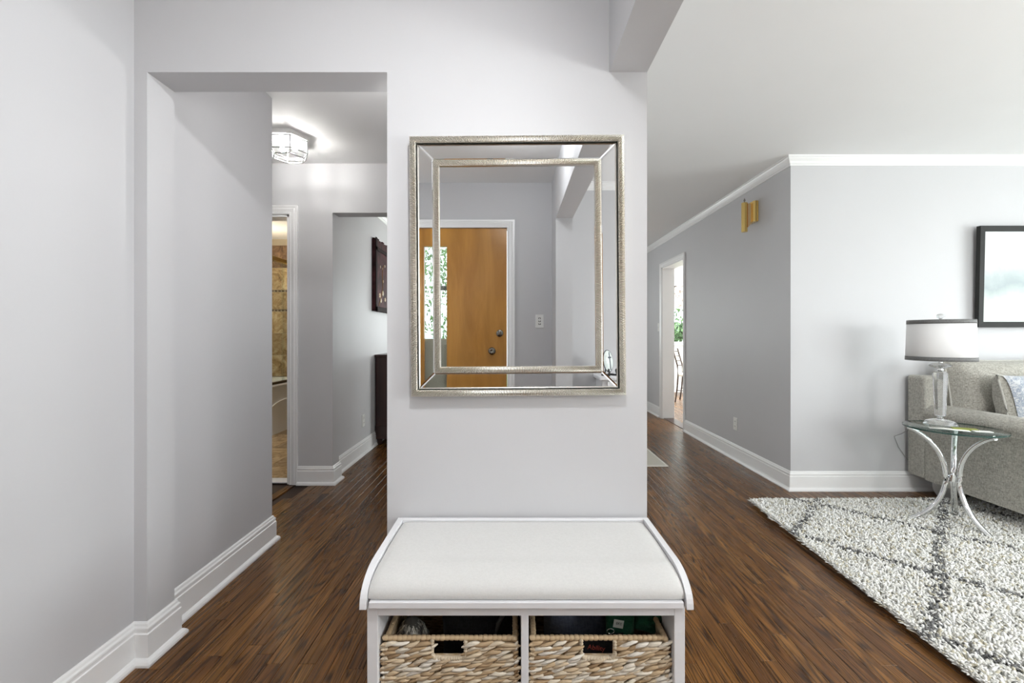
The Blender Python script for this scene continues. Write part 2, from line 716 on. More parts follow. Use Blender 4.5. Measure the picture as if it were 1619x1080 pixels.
# beam and its post by the front wall
bp = MB().box(0.333, 0.464, -0.43, D1, 2.04, H).box(0.333, 0.464, YF, -0.43, 0, H)
struct(bp.build('wall_beam', M['wall']), 'dropped beam and post between foyer and living room', 'beam')

# kitchen shell
kw = MB()
kw.box(2.173, 2.75, 8.8, 8.92, 0, H)
kw.box(4.35, XE + 0.12, 8.8, 8.92, 0, H)
kw.box(2.75, 4.35, 8.8, 8.92, 0, 0.95)
kw.box(2.75, 4.35, 8.8, 8.92, 2.12, H)
kw.box(XE, XE + 0.12, DB + 0.12, 5.6, 0, H)
kw.box(XE, XE + 0.12, 7.2, 8.8, 0, H)
kw.box(XE, XE + 0.12, 5.6, 7.2, 0, 0.9)
kw.box(XE, XE + 0.12, 5.6, 7.2, 2.1, H)
kw.box(2.173, 2.185, DB + 0.12, 5.245, 0, H)
kw.box(2.173, 2.185, 6.01, 8.8, 0, H)
kw.box(2.053, 2.173, 7.6, 8.92, 0, H)
struct(kw.build('wall_kitchen', M['wall_cream']), 'cream kitchen walls seen through the right doorway', 'wall')

# ------------------------------------------------------------------ baseboards, crown, casings
BASE = [(0, 0), (0.031, 0), (0.031, 0.008), (0.027, 0.016), (0.020, 0.022), (0.016, 0.024), (0.016, 0.104), (0.0125, 0.107),
        (0.0125, 0.114), (0.014, 0.117), (0.0135, 0.123), (0.009, 0.128), (0.007, 0.135), (0.003, 0.140), (0, 0.140)]


def baseboard(name, path, side, label):
    struct(MB().sweep(path, BASE, side).build(name, M['trim']), label, 'baseboard')


baseboard('baseboard_left', [(XL, YF), (XL, D1), (-1.266, D1), (-1.266, 1.656), (-1.322, 1.656), (-1.322, 2.43), (-3.2, 2.43)], -1,
          'white moulded baseboard stepping around the left opening jamb')
baseboard('baseboard_far', [(-1.628, DH), (-1.365, DH), (-1.365, 3.474), (-1.425, 3.474), (-1.425, 7.6)], -1,
          'white baseboard under the far hallway wall beside the bathroom door')
baseboard('baseboard_entry', [(-0.4354, 3.474), (-0.4354, D1), (0.464, D1), (0.464, 3.474)], -1,
          'white baseboard of the mirror wall behind the bench')
baseboard('baseboard_right', [(XE, DB), (XR, DB), (XR, 5.187)], 1, 'white baseboard of the living room corner')
baseboard('baseboard_hall', [(XR, 6.075), (XR, 7.6)], 1, 'white baseboard beyond the kitchen doorway')
baseboard('baseboard_front', [(0.016, YF), (0.333, YF), (0.333, -0.43), (0.464, -0.43), (0.464, YF), (XE, YF)], 1,
          'white baseboard along the front wall')
baseboard('baseboard_kitchen', [(2.185, 8.8), (XE, 8.8)], -1, 'white baseboard under the kitchen window')

CROWN = [(0, H - 0.066), (0.006, H - 0.066), (0.008, H - 0.056), (0.014, H - 0.050), (0.018, H - 0.036), (0.030, H - 0.020),
         (0.034, H - 0.012), (0.040, H - 0.010), (0.042, H), (0, H)]
struct(MB().sweep([(XE, DB), (XR, DB), (XR, 7.6)], CROWN, 1).build('trim_1', M['trim']),
       'white crown moulding around the living room corner', 'moulding')
struct(MB().sweep([(-1.425, 3.474), (-1.425, 7.6)], CROWN, -1).build('trim_2', M['trim']),
       'white crown moulding above the dresser wall', 'moulding')
struct(MB().sweep([(0.464, YF), (XE, YF)], CROWN, 1).build('trim_3', M['trim']),
       'white crown moulding over the front wall, seen in the mirror', 'moulding')


def casing(name, plane, axis, a0, a1, top, out, label, w=0.065, t=0.018):
    """door casing of stepped profile: legs and head, mitred; plane is the wall face, out = +-1 is the side it stands proud"""
    prof = [(0.0, 0.010), (0.012, 0.013), (0.016, 0.010), (0.024, 0.013), (0.040, 0.017), (0.046, 0.014), (0.050, t), (w, t), (w, 0)]
    mb = MB()
    rings = []
    for (a, sa, z, sz) in ((a0, -1, 0, 0), (a0, -1, top, 1), (a1, 1, top, 1), (a1, 1, 0, 0)):
        rg = []
        for o_, d_ in prof + [(0, 0)]:
            aa, zz, pp = a + sa * o_, z + sz * o_, plane + out * d_
            rg.append((aa, pp, zz) if axis == 'x' else (pp, aa, zz))
        rings.append(rg)
    k = len(rings[0])
    for i in range(3):
        mb.add(rings[i] + rings[i + 1], [(j, (j + 1) % k, k + (j + 1) % k, k + j) for j in range(k)])
    mb.add(rings[0], [tuple(range(k))])
    mb.add(rings[-1], [tuple(range(k))])
    return struct(mb.build(name, M['trim']), label, 'door casing')


casing('trim_4', DH, 'x', -2.45, -1.691, 2.045, -1, 'white stepped casing of the bathroom door')
casing('trim_5', XR, 'y', 5.245, 6.01, 2.045, -1, 'white casing of the kitchen doorway', 0.058)
casing('trim_6', YF, 'x', -0.96, -0.05, 2.047, 1, 'white casing of the honey wood front door')
# jamb linings
j = MB()
j.box(-1.71, -1.691, DH, 3.474, 0, 2.045).box(-2.45, -2.431, DH, 3.474, 0, 2.045).box(-2.45, -1.691, DH, 3.474, 2.026, 2.045)
struct(j.build('trim_7', M['trim']), 'white jamb lining of the bathroom door', 'door jamb')
j = MB()
j.box(XR, 2.185, 5.235, 5.247, 0, 2.045).box(XR, 2.185, 5.995, 6.01, 0, 2.045).box(XR, 2.185, 5.245, 6.01, 2.03, 2.045)
struct(j.build('trim_8', M['trim']), 'white jamb lining of the kitchen doorway', 'door jamb')
struct(MB().box(XR + 0.02, 2.173, 5.247, 5.995, 0, 0.006).build('trim_9', M['dark_wood'], bevel=0.003),
       'dark wooden threshold of the kitchen doorway', 'threshold')
struct(MB().box(-2.43, -1.71, DH + 0.02, 3.474, 0.0, 0.012).build('trim_10', M['trim'], bevel=0.004),
       'pale threshold of the bathroom door', 'threshold')

# ------------------------------------------------------------------ windows out of frame (their daylight enters here)
def window(name, axis, plane, a0, a1, z0, z1, t, label):
    """frame with sill, mullion, meeting rail and panes, set in an opening"""
    root = thing(name, label, 'window', (0, 0, 0), kind='structure')
    def B(mb, a, b, p, q, c, d):
        return mb.box(a, b, p, q, c, d) if axis == 'x' else mb.box(p, q, a, b, c, d)
    p0, p1 = plane + 0.02 * t, plane + 0.07 * t
    p0, p1 = min(p0, p1), max(p0, p1)
    f = MB()
    w = 0.045
    B(f, a0, a0 + w, p0, p1, z0, z1); B(f, a1 - w, a1, p0, p1, z0, z1)
    B(f, a0, a1, p0, p1, z0, z0 + w); B(f, a0, a1, p0, p1, z1 - w, z1)
    am, zm = (a0 + a1) / 2, (z0 + z1) / 2
    B(f, am - 0.02, am + 0.02, p0, p1, z0, z1)
    f.build('frame', M['trim'], root, 0.004)
    s_ = MB()
    pa, pb = sorted((plane - 0.05 * t, plane + 0.07 * t))
    B(s_, a0 - 0.04, a1 + 0.04, pa, pb, z0 - 0.025, z0)
    s_.build('sill', M['trim'], root, 0.004)
    pm = (p0 + p1) / 2
    for (u0, u1) in ((a0 + w, am - 0.02), (am + 0.02, a1 - w)):
        g = MB()
        B(g, u0, u1, pm - 0.002, pm + 0.002, z0 + w, z1 - w)
        g.build('pane', M['glass_pane'], root)
    return root


window('window_1', 'x', YF, 2.55, 4.05, 0.75, 2.1, -1, 'front window of the living room beyond the frame')
window('window_2', 'y', XE, 0.0, 2.4, 0.65, 2.15, 1, 'side window of the living room beyond the frame')
window('window_3', 'x', 8.8, 2.75, 4.35, 0.95, 2.12, 1, 'kitchen window under a floral roman shade')
window('window_4', 'y', XE, 5.6, 7.2, 0.9, 2.1, 1, 'side window of the kitchen beyond the frame')
window('window_5', 'x', 7.6, -0.9, 0.7, 0.85, 2.05, 1, 'window of the back room beyond the frame')

# ------------------------------------------------------------------ front door (seen in the mirror)
door = thing('door_1', 'honey brown wooden front door with narrow glass lite, reflected in the mirror', 'door', (0, 0, 0), kind='structure')
d = MB()
dy0, dy1 = -0.818, -0.776
d.box(-0.957, -0.76, dy0, dy1, 0.008, 2.044)
d.box(-0.566, -0.053, dy0, dy1, 0.008, 2.044)
d.box(-0.76, -0.566, dy0, dy1, 1.89, 2.044)
d.box(-0.76, -0.566, dy0, dy1, 0.008, 0.45)
d.build('door_leaf', M['door_wood'], door)
fr = MB()
fr.box(-0.768, -0.760, -0.776, -0.770, 0.442, 1.898).box(-0.566, -0.558, -0.776, -0.770, 0.442, 1.898)
fr.box(-0.768, -0.558, -0.776, -0.770, 1.890, 1.898).box(-0.768, -0.558, -0.776, -0.770, 0.442, 0.45)
fr.build('lite_bead', M['door_wood'], door, 0.002)
MB().box(-0.76, -0.566, -0.799, -0.795, 0.45, 1.89).build('pane', M['glass_pane'], door)
k = MB().lathe([(0.001, 0), (0.032, 0), (0.032, 0.004), (0.028, 0.009), (0.012, 0.012), (0.011, 0.030), (0.020, 0.036), (0.027, 0.046),
                (0.027, 0.058), (0.020, 0.066), (0.012, 0.068), (0.010, 0.064), (0.001, 0.064)], 28)
k.move(Matrix.Translation((-0.180, dy1, 0.995)) @ Matrix.Rotation(R(-90), 4, 'X'))
k.build('door_knob', M['nickel'], door)
k = MB().lathe([(0.001, 0), (0.031, 0), (0.031, 0.006), (0.026, 0.012), (0.001, 0.013)], 28)
k.move(Matrix.Translation((-0.113, dy1, 1.146)) @ Matrix.Rotation(R(-90), 4, 'X'))
db = k.build('deadbolt', M['nickel'], door)
k = MB().box(-0.006, 0.006, 0.012, 0.028, -0.018, 0.018)
k.move(Matrix.Translation((-0.113, dy1, 1.146)) @ Matrix.Rotation(R(40), 4, 'Y'))
k.build('thumb_turn', M['nickel'], db, 0.003)

storm = thing('door_2', 'pale storm door behind the glass lite of the front door', 'storm door', (0, 0, 0), kind='structure')
s_ = MB()
s_.box(-0.955, -0.055, -0.88, -0.85, 0.01, 1.10)
s_.box(-0.955, -0.90, -0.88, -0.85, 1.10, 2.03).box(-0.11, -0.055, -0.88, -0.85, 1.10, 2.03).box(-0.90, -0.11, -0.88, -0.85, 1.98, 2.03)
s_.build('frame', mat('storm_door_beige', (0.55, 0.50, 0.42), 0.5), storm, 0.004)
MB().box(-0.90, -0.11, -0.867, -0.863, 1.10, 1.98).build('pane', M['glass_pane'], storm)
MB().box(-0.66, -0.56, -0.85, -0.835, 1.52, 1.56).build('latch', M['nickel'], storm, 0.004)

# ------------------------------------------------------------------ bathroom
TRAV = mat('travertine', (0.45, 0.33, 0.18), 0.35)
n = NT(TRAV)
oi = n.n('ShaderNodeObjectInfo')
v = n.n('ShaderNodeVectorMath', operation='ADD')
tc = n.n('ShaderNodeTexCoord')
n.l(tc.outputs['Object'], v.inputs[0])
cmb = n.n('ShaderNodeCombineXYZ')
n.l(n.math('MULTIPLY', oi.outputs['Random'], 40), cmb.inputs[0])
n.l(cmb.outputs[0], v.inputs[1])
f = n.noise(v.outputs[0], 9, 6, 0.65, 1.4)
c = n.ramp(f, [(0.30, (0.16, 0.095, 0.045)), (0.46, (0.40, 0.27, 0.13)), (0.60, (0.58, 0.46, 0.29)), (0.75, (0.66, 0.56, 0.40))])
tint = n.ramp(oi.outputs['Random'], [(0, (0.55, 0.5, 0.45)), (0.5, (1, 0.97, 0.92)), (1, (1.1, 1.08, 1.05))])
n.base(n.mix(0.8, c, tint, 'MULTIPLY'))
n.bump(f, 0.15, 0.003)
MOS = mat('mosaic_dark', (0.10, 0.055, 0.03), 0.3)

bw = MB()
bw.box(-3.57, -1.545, 6.0, 6.12, 0, H)
wbt = struct(bw.build('wall_bathroom', mat('tile_grout', (0.42, 0.36, 0.27), 0.8)), 'travertine tiled bathroom wall behind the tub', 'wall')
struct(MB().box(-3.57, -3.45, 3.474, 6.0, 0, H).build('wall_tub', M['wall_cream']), 'bathroom wall along the tub', 'wall')
struct(MB().box(-3.57, -3.2, 3.354, 3.474, 0, H).build('wall_nook', M['wall_cream']), 'bathroom wall by the tub foot', 'wall')
tw = 0.303
TS = {}
def wall_tile(x0, x1, z0, z1, name='tile', m=TRAV, t=0.010):
    key = (round(x1 - x0, 3), round(z1 - z0, 3), name)
    if key not in TS:
        w_, h_ = x1 - x0 - 0.004, z1 - z0 - 0.004
        mb = MB().box(-w_ / 2, w_ / 2, -t, 0, -h_ / 2, h_ / 2)
        TS[key] = mb.mesh(name, m)
    o = bpy.data.objects.new(name, TS[key])
    COL.objects.link(o)
    o.parent = wbt
    o.location = ((x0 + x1) / 2, 6.0 - random.uniform(0, 0.001), (z0 + z1) / 2)
DTR = mat('dark_travertine', (0.16, 0.09, 0.045), 0.35)
n = NT(DTR)
n.base(n.ramp(n.noise(n.coords(), 14, 5, 0.65, 1.0), [(0.35, (0.07, 0.035, 0.018)), (0.65, (0.26, 0.155, 0.08))]))
zrows = [(0.573, 0.86), (0.86, 1.155), (1.155, 1.45), (1.475, 1.715), (1.74, 2.04), (2.04, 2.345)]
for (z0, z1) in zrows:
    xx = -3.42
    while xx < -2.2:
        wall_tile(xx, xx + tw, z0, z1, m=DTR if z0 > 2.0 else TRAV)
        xx += tw
for (z0, z1) in ((1.45, 1.475), (1.715, 1.74)):
    xx = -3.42
    while xx < -2.25:
        wall_tile(xx + 0.008, xx + 0.034, z0, z1, 'mosaic_tile', MOS, 0.012)
        xx += 0.048
# bathroom floor tiles
fb = struct(MB().box(-3.45, -1.545, DH + 0.122, 6.0, -0.011, 0.001).build('floor_bathroom', mat('floor_grout', (0.30, 0.22, 0.14), 0.8)),
            'travertine tiled bathroom floor', 'floor')
ft = MB().box(-0.149, 0.149, -0.149, 0.149, 0, 0.009).mesh('tile', TRAV)
for i in range(4):
    for k_ in range(8):
        o = bpy.data.objects.new('tile', ft)
        COL.objects.link(o)
        o.parent = fb
        o.location = (-2.54 + 0.303 * i, 3.63 + 0.303 * k_, 0.001)
        o.rotation_euler.z = random.choice((0, PI / 2, PI))
# tub
tub = thing('bathtub', 'white bathtub with embossed apron below the tiled wall', 'bathtub', (-3.06, 5.2, 0))
t = MB()
L, Wd = 0.77, 0.375
outer = [(Wd, -L), (Wd, L), (-Wd, L), (-Wd, -L)]
def rr(w, l, r, z, nseg=6):
    pts = []
    for cx, cy, a in ((w - r, l - r, 0), (-w + r, l - r, 90), (-w + r, -l + r, 180), (w - r, -l + r, 270)):
        for i in range(nseg + 1):
            q = R(a + 90 * i / nseg)
            pts.append((cx + r * math.cos(q), cy + r * math.sin(q), z))
    return pts
t.rings([rr(Wd, L, 0.01, 0), rr(Wd, L, 0.01, 0.54), rr(Wd + 0.012, L, 0.015, 0.545), rr(Wd + 0.012, L, 0.015, 0.565), rr(Wd, L, 0.02, 0.573),
         rr(Wd - 0.07, L - 0.08, 0.12, 0.570), rr(Wd - 0.09, L - 0.11, 0.14, 0.50), rr(Wd - 0.13, L - 0.2, 0.15, 0.18),
         rr(Wd - 0.2, L - 0.3, 0.1, 0.15)], True, True, True)
t.build('tub_body', mat('tub_acrylic', (0.78, 0.77, 0.74), 0.2), tub)
arc = [(Wd + 0.003, 0.55 * math.cos(a), 0.02 + 0.36 * math.sin(a)) for a in np.linspace(0.05, PI - 0.05, 30)]
MB().tube(arc, 0.008, 8).build('apron_emboss', mat('tub_acrylic_line', (0.82, 0.81, 0.78), 0.2), tub)
sd = thing('shower_door', 'gold framed sliding glass shower door standing on the tub rim', 'shower door', (-2.70, 5.2, 0.573))
GOLD = mat('brushed_gold', (0.62, 0.45, 0.17), 0.28, 1.0)
MB().box(-0.03, 0.03, -0.77, 0.77, 1.40, 1.445).build('top_rail', GOLD, sd, 0.006)
MB().box(-0.022, 0.022, -0.77, 0.77, 0.0, 0.025).build('bottom_track', mat('track_bronze', (0.14, 0.10, 0.06), 0.35, 1.0), sd, 0.004)
MB().box(-0.014, -0.008, -0.76, 0.05, 0.025, 1.40).build('glass_panel', M['glass_pane'], sd)
MB().box(0.008, 0.014, -0.05, 0.76, 0.025, 1.40).build('glass_panel', M['glass_pane'], sd)

# ------------------------------------------------------------------ hall ceiling light
lamp = thing('ceiling_light', 'hexagonal clear glass flush ceiling light with white frame in the hallway', 'ceiling light', (-1.468, 2.90, H))
HR = 0.122
def hx(r, z, k):
    a = R(60 * k)
    return Vector((r * math.cos(a), r * math.sin(a), z))
MB().lathe([(0.14, -0.001), (0.14, -0.022), (0.132, -0.026), (0.02, -0.026)], 6, smooth=False).build('canopy', M['white_plastic'], lamp)
fr = MB()
for k_ in range(6):
    for (za, zb, ka, kb, ra, rb) in ((-0.026, -0.112, k_, k_, HR, HR), (-0.112, -0.112, k_, k_ + 1, HR, HR), (-0.112, -0.140, k_, k_, HR, 0.098),
                                     (-0.140, -0.140, k_, k_ + 1, 0.098, 0.098), (-0.034, -0.034, k_, k_ + 1, HR, HR)):
        fr.tube([hx(ra, za, ka), hx(rb, zb, kb)], 0.0042, 6)
for k_ in range(6):
    fr.tube([hx(0.098, -0.140, k_), hx(0.006, -0.140, k_)], 0.0022, 5)
fr.build('frame', mat('satin_nickel', (0.42, 0.42, 0.42), 0.4, 0.3), lamp)
LG = thin_glass('lamp_glass', (0.97, 0.98, 0.98), 0.05, 0.0)
for k_ in range(6):
    a, b = hx(HR, -0.03, k_), hx(HR, -0.03, k_ + 1)
    c_, d_ = hx(HR, -0.110, k_ + 1), hx(HR, -0.110, k_)
    e_, f_ = hx(0.098, -0.139, k_ + 1), hx(0.098, -0.139, k_)
    MB().add([a, b, c_, d_, e_, f_], [(0, 1, 2, 3), (3, 2, 4, 5)]).build('glass_pane', LG, lamp, fix=False)
BULB = mat('lit_bulb', (1, 1, 1), 0.4)
BULB.node_tree.nodes['Principled BSDF'].inputs['Emission Color'].default_value = (1.0, 0.97, 0.93, 1)
BULB.node_tree.nodes['Principled BSDF'].inputs['Emission Strength'].default_value = 270
for sx in (-1, 1):
    MB().sphere((0.045 * sx, -0.01 * sx, -0.078), 0.017, 14, 10, (1, 1, 1.25)).build('bulb', BULB, lamp)
    MB().lathe([(0.012, -0.026), (0.012, -0.056), (0.009, -0.060)], 14, 0.045 * sx, -0.01 * sx).build('socket', M['white_plastic'], lamp)

# ------------------------------------------------------------------ wall plates
def outlet(loc, rotz, label):
    """duplex socket plate facing local -y"""
    r = thing('wall_outlet', label, 'outlet', loc, (0, 0, rotz))
    MB().box(-0.035, 0.035, -0.006, 0, -0.057, 0.057).build('plate', M['white_plastic'], r, 0.003)
    for z in (-0.022, 0.022):
        f_ = MB().rings([rr(0.0165, 0.0145, 0.006, 0), rr(0.0165, 0.0145, 0.006, 0.002)], True, True, False)
        f_.move(Matrix.Translation((0, -0.006, z)) @ Matrix.Rotation(R(90), 4, 'X'))
        so = f_.build('socket_face', M['white_plastic'], r)
        for sx in (-0.0065, 0.0065):
            MB().box(sx - 0.001, sx + 0.001, -0.0088, -0.0079, z - 0.003, z + 0.006).build('slot', M['dark_slot'], so)
    return r


# the outlets face +x on the dresser wall and -x on the right hall wall; plates are square-ish there
outlet((-1.425, 4.21, 0.318), R(90), 'white outlet plate low on the wall left of the dark dresser')
outlet((XR, 4.02, 0.325), R(-90), 'white outlet plate low on the darker right hallway wall')


def switch(loc, rotz, label, toggles):
    r = thing('light_switch', label, 'switch', loc, (0, 0, rotz))
    MB().box(-0.035, 0.035, -0.006, 0, -0.057, 0.057).build('plate', M['white_plastic'], r, 0.003)
    for z in toggles:
        b = MB().box(-0.010, 0.010, -0.0075, -0.006, z - 0.006, z + 0.006).build('switch_face', M['dark_slot'] if len(toggles) > 1 else M['white_plastic'], r)
        q = MB().box(-0.005, 0.005, -0.016, -0.006, -0.004, 0.004)
        q.move(Matrix.Translation((0, 0, z)) @ Matrix.Rotation(R(12 if z > 0 else -12), 4, 'X'))
        q.build('toggle', M['white_plastic'], b, 0.0015)
    return r


switch((XR, 6.14, 1.24), R(-90), 'white single switch plate beside the kitchen doorway', [0.0])
switch((0.227, YF, 1.249), R(180), 'white triple switch plate right of the front door in the mirror', [-0.024, 0.0, 0.024])

# ------------------------------------------------------------------ mirror
MX, MZ = 0.016, 1.365
MIR = thing('wall_mirror', 'large rectangular mirror in ribbed champagne silver double frame on the entry wall', 'mirror',
            (MX, D1, MZ), (0, R(-0.45), 0))
FRM = mat('champagne_silver', (0.80, 0.765, 0.70), 0.28, 0.95)
MW, MH = 0.727, 0.881
def ribbed_frame(w, h, wid, y_out, y_in, pitch, name, back):
    """ribbed picture-frame moulding of outer size w x h; local -y is the front"""
    mb = MB()
    prof = [(0.0, 0.0), (0.12, 0.6), (0.5, 1.0), (0.88, 0.6), (1.0, 0.0)]
    for side in range(4):
        ln = w if side % 2 == 0 else h
        off = h / 2 if side % 2 == 0 else w / 2
        nr = int(round(ln / pitch))
        rows = []
        for i in range(nr * 4 + 1):
            u = i / (nr * 4)
            ph = i % 4
            bump = (0.0, 0.8, 1.0, 0.8)[ph] * 0.0052
            rg = []
            for pw, ph_ in prof:
                a = -ln / 2 + pw * wid + u * (ln - 2 * pw * wid)
                b = off - pw * wid
                yy = y_in + (y_out + 0.0052 - y_in) * ph_ - bump * (0.3 + 0.7 * ph_)
                if side == 0: p = (a, yy, b)
                elif side == 1: p = (b, yy, -a)
                elif side == 2: p = (-a, yy, -b)
                else: p = (-b, yy, a)
                rg.append(p)
            rows.append(rg)
        mb.rings(rows, False, False, False)
        # outer and inner sides down to the backing
        for pw in (0.0, 1.0):
            b = off - pw * wid
            a0_ = -ln / 2 + pw * wid
            q = [(a0_, y_in, b), (-a0_, y_in, b), (-a0_, back, b), (a0_, back, b)]
            rot = {0: lambda p: p, 1: lambda p: (p[2], p[1], -p[0]), 2: lambda p: (-p[0], p[1], -p[2]), 3: lambda p: (-p[2], p[1], p[0])}[side]
            mb.add([rot(p) for p in q], [(0, 1, 2, 3)])
    return mb.build(name, FRM, MIR)
ribbed_frame(MW, MH, 0.0215, -0.043, -0.034, 0.0056, 'outer_frame', -0.004)
IW, IH = 0.567, 0.722
ribbed_frame(IW, IH, 0.0200, -0.040, -0.033, 0.0056, 'inner_frame', -0.020)
MB().box(-MW / 2 + 0.004, MW / 2 - 0.004, -0.012, 0.0, -MH / 2 + 0.004, MH / 2 - 0.004).build('backing', M['mirror_edge'], MIR)
gw, gh = IW / 2 - 0.017, IH / 2 - 0.017
MB().add([(-gw, -0.026, -gh), (gw, -0.026, -gh), (gw, -0.026, gh), (-gw, -0.026, gh)], [(0, 1, 2, 3)]).build('centre_glass', M['mirror'], MIR, fix=False)
# four bevelled mirror strips between the frames
ow, oh = MW / 2 - 0.0255, MH / 2 - 0.0255
iw, ih = IW / 2 + 0.001, IH / 2 + 0.001
bv = 0.0045
def strip(c0, c1, c2, c3):
    """outer edge c0-c1, inner edge c2-c3 (x, z); flat face with bevelled rim"""
    P = [Vector((c[0], 0, c[1])) for c in (c0, c1, c2, c3)]
    ctr = sum(P, Vector()) / 4
    ins = []
    for i in range(4):
        a, b, c_ = P[i - 1], P[i], P[(i + 1) % 4]
        d0, d1 = (b - a).normalized(), (c_ - b).normalized()
        n0, n1 = Vector((-d0.z, 0, d0.x)), Vector((-d1.z, 0, d1.x))
        if n0.dot(ctr - b) < 0: n0 = -n0
        if n1.dot(ctr - b) < 0: n1 = -n1
        mv = (n0 + n1) / max((n0 + n1).length_squared / 2, 1e-6)
        ins.append(b + mv * bv)
    top = [Vector((p.x, -0.0268, p.z)) for p in ins]
    rim = [Vector((p.x, -0.0252, p.z)) for p in P]
    o = MB().add(top, [(0, 1, 2, 3)]).build('glass_strip', M['mirror'], MIR, fix=False)
    MB().add(top + rim, [(i, (i + 1) % 4, 4 + (i + 1) % 4, 4 + i) for i in range(4)]).build('bevelled_edge', M['mirror_bevel'], o, fix=False)
strip((-ow, oh), (ow, oh), (iw, ih), (-iw, ih))
strip((ow, oh), (ow, -oh), (iw, -ih), (iw, ih))
strip((ow, -oh), (-ow, -oh), (-iw, -ih), (iw, -ih))
strip((-ow, -oh), (-ow, oh), (-iw, ih), (-iw, -ih))

# ------------------------------------------------------------------ bench
BX = 0.0345
bench = thing('storage_bench', 'white wooden storage bench with off-white padded seat under the mirror', 'bench', (BX, 1.32, 0))
BY = 1.32
def bl(y):
    return y - BY
yb, yf = 1.512, 1.150
PX0, PX1 = -0.379 - BX, 0.447 - BX
for (xa, xb) in ((PX0, PX0 + 0.028), (PX1 - 0.028, PX1)):
    MB().box(xa, xb, bl(yf), bl(yb), 0, 0.43).build('side_panel', M['white_wood'], bench, 0.0015)
MB().box(0.021 - BX, 0.0405 - BX, bl(yf), bl(yb) - 0.012, 0.05, 0.402).build('divider', M['white_wood'], bench, 0.0015)
MB().box(PX0 + 0.028, PX1 - 0.028, bl(yf), bl(yf) + 0.018, 0.401, 0.43).build('top_rail', M['white_wood'], bench, 0.0012)
MB().box(PX0 + 0.028, PX1 - 0.028, bl(yf) + 0.005, bl(yb), 0.03, 0.05).build('bottom_shelf', M['white_wood'], bench, 0.0015)
MB().box(PX0 + 0.028, PX1 - 0.028, bl(yf) + 0.008, bl(yf) + 0.024, 0.0, 0.03).build('kick_rail', M['white_wood'], bench, 0.0015)
MB().box(PX0 + 0.028, PX1 - 0.028, bl(yb) - 0.010, bl(yb) - 0.002, 0.05, 0.43).build('back_panel', M['black_cloth'], bench)
MB().box(PX0 + 0.010, PX1 - 0.010, bl(1.131), bl(yb), 0.430, 0.447).build('seat_board', M['white_wood'], bench, 0.002)
def seatprof(drop=0.0, y_front=1.129, z_low=0.430, nseg=12):
    p = [(bl(yb + 0.004), 0.506 - drop), (bl(1.245), 0.506 - drop)]
    for i in range(1, nseg + 1):
        a = PI / 2 * i / nseg
        p.append((bl(1.245) - (1.245 - y_front) * math.sin(a) ** 1.0, z_low + (0.506 - drop - z_low) * (math.cos(a) ** 0.85)))
    return p
sp = seatprof() + [(bl(1.129), 0.428), (bl(yb + 0.004), 0.428)]
W0, W1 = -0.392 - BX, 0.461 - BX
for (xa, xb) in ((W0, W0 + 0.017), (W1 - 0.017, W1)):
    MB().prism(sp, 'x', xa, xb).build('curved_side', M['white_wood'], bench, 0.002)
MB().box(W0 + 0.017, W1 - 0.017, bl(1.500), bl(yb + 0.004), 0.447, 0.506).build('back_lip', M['white_wood'], bench, 0.002)
# upholstered seat
cp = []
for i in range(15):
    tt = i / 14
    yy = 1.499 - (1.499 - 1.245) * tt
    cp.append((yy, 0.500 + 0.006 * math.sin(PI * tt * 0.9)))
for i in range(1, 13):
    a = PI / 2 * i / 12
    cp.append((1.245 - (1.245 - 1.138) * math.sin(a), 0.452 + 0.052 * max(0, math.cos(a)) ** 0.8))
cp += [(1.140, 0.449), (1.499, 0.449)]
rings = []
xa, xb = W0 + 0.0185, W1 - 0.0185
for tt in (0, 0.004, 0.012, 0.03, 0.07, 0.15, 0.3, 0.5, 0.7, 0.85, 0.93, 0.97, 0.988, 0.996, 1):
    e = min(tt, 1 - tt)
    sh = 1 - math.exp(-e / 0.010)
    rings.append([(xa + (xb - xa) * tt, bl(y_ + (0.004 * (1 - sh) if y_ < 1.25 else 0)), 0.449 + (z_ - 0.449) * (0.80 + 0.20 * sh)) for y_, z_ in cp])
MB().rings(rings, True, True, True).build('seat_cushion', M['cushion'], bench)

# baskets of twisted hyacinth strands
STR = mat('hyacinth', (0.5, 0.38, 0.24), 0.6)
n = NT(STR)
oi = n.n('ShaderNodeObjectInfo')
v = n.coords((7, 60, 60))
f = n.noise(v, 3.0, 3)
c = n.ramp(oi.outputs['Random'], [(0.0, (0.36, 0.24, 0.13)), (0.25, (0.58, 0.44, 0.28)), (0.5, (0.68, 0.57, 0.42)), (0.75, (0.76, 0.70, 0.59)), (1.0, (0.84, 0.81, 0.75))])
c = n.mix(0.8, c, n.ramp(f, [(0.35, (0.62, 0.58, 0.54)), (0.6, (1.08, 1.06, 1.02))]), 'MULTIPLY')
n.base(c)
n.bump(f, 0.3, 0.002)
def strand_mesh(ln, w, t, seed):
    """one leaf-like twist of a strand, lying along x, bulging to -y"""
    rs = random.Random(seed)
    mb = MB()
    rg = []
    tw_ = rs.uniform(-0.5, 0.5)
    for i in range(7):
        u = -1 + 2 * i / 6
        k_ = max(0.08, (1 - abs(u) ** 2.6)) ** 0.6
        ring = []
        for j_ in range(6):
            a = 2 * PI * j_ / 6 + tw_ * u
            ring.append((u * ln / 2, -t * 0.4 + t * k_ * math.sin(a) * 0.7, w / 2 * k_ * math.cos(a) + 0.0045 * u + 0.0015 * math.sin(3 * u + seed)))
        rg.append(ring)
    mb.rings(rg, True, True, True)
    return mb.mesh('strand', STR)
SM = [strand_mesh(0.046 + 0.006 * (i % 3), 0.0118, 0.0095, i) for i in range(5)]
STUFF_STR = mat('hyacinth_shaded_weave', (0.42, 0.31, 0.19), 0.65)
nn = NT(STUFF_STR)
f = nn.noise(nn.coords((40, 40, 160)), 1.0, 3)
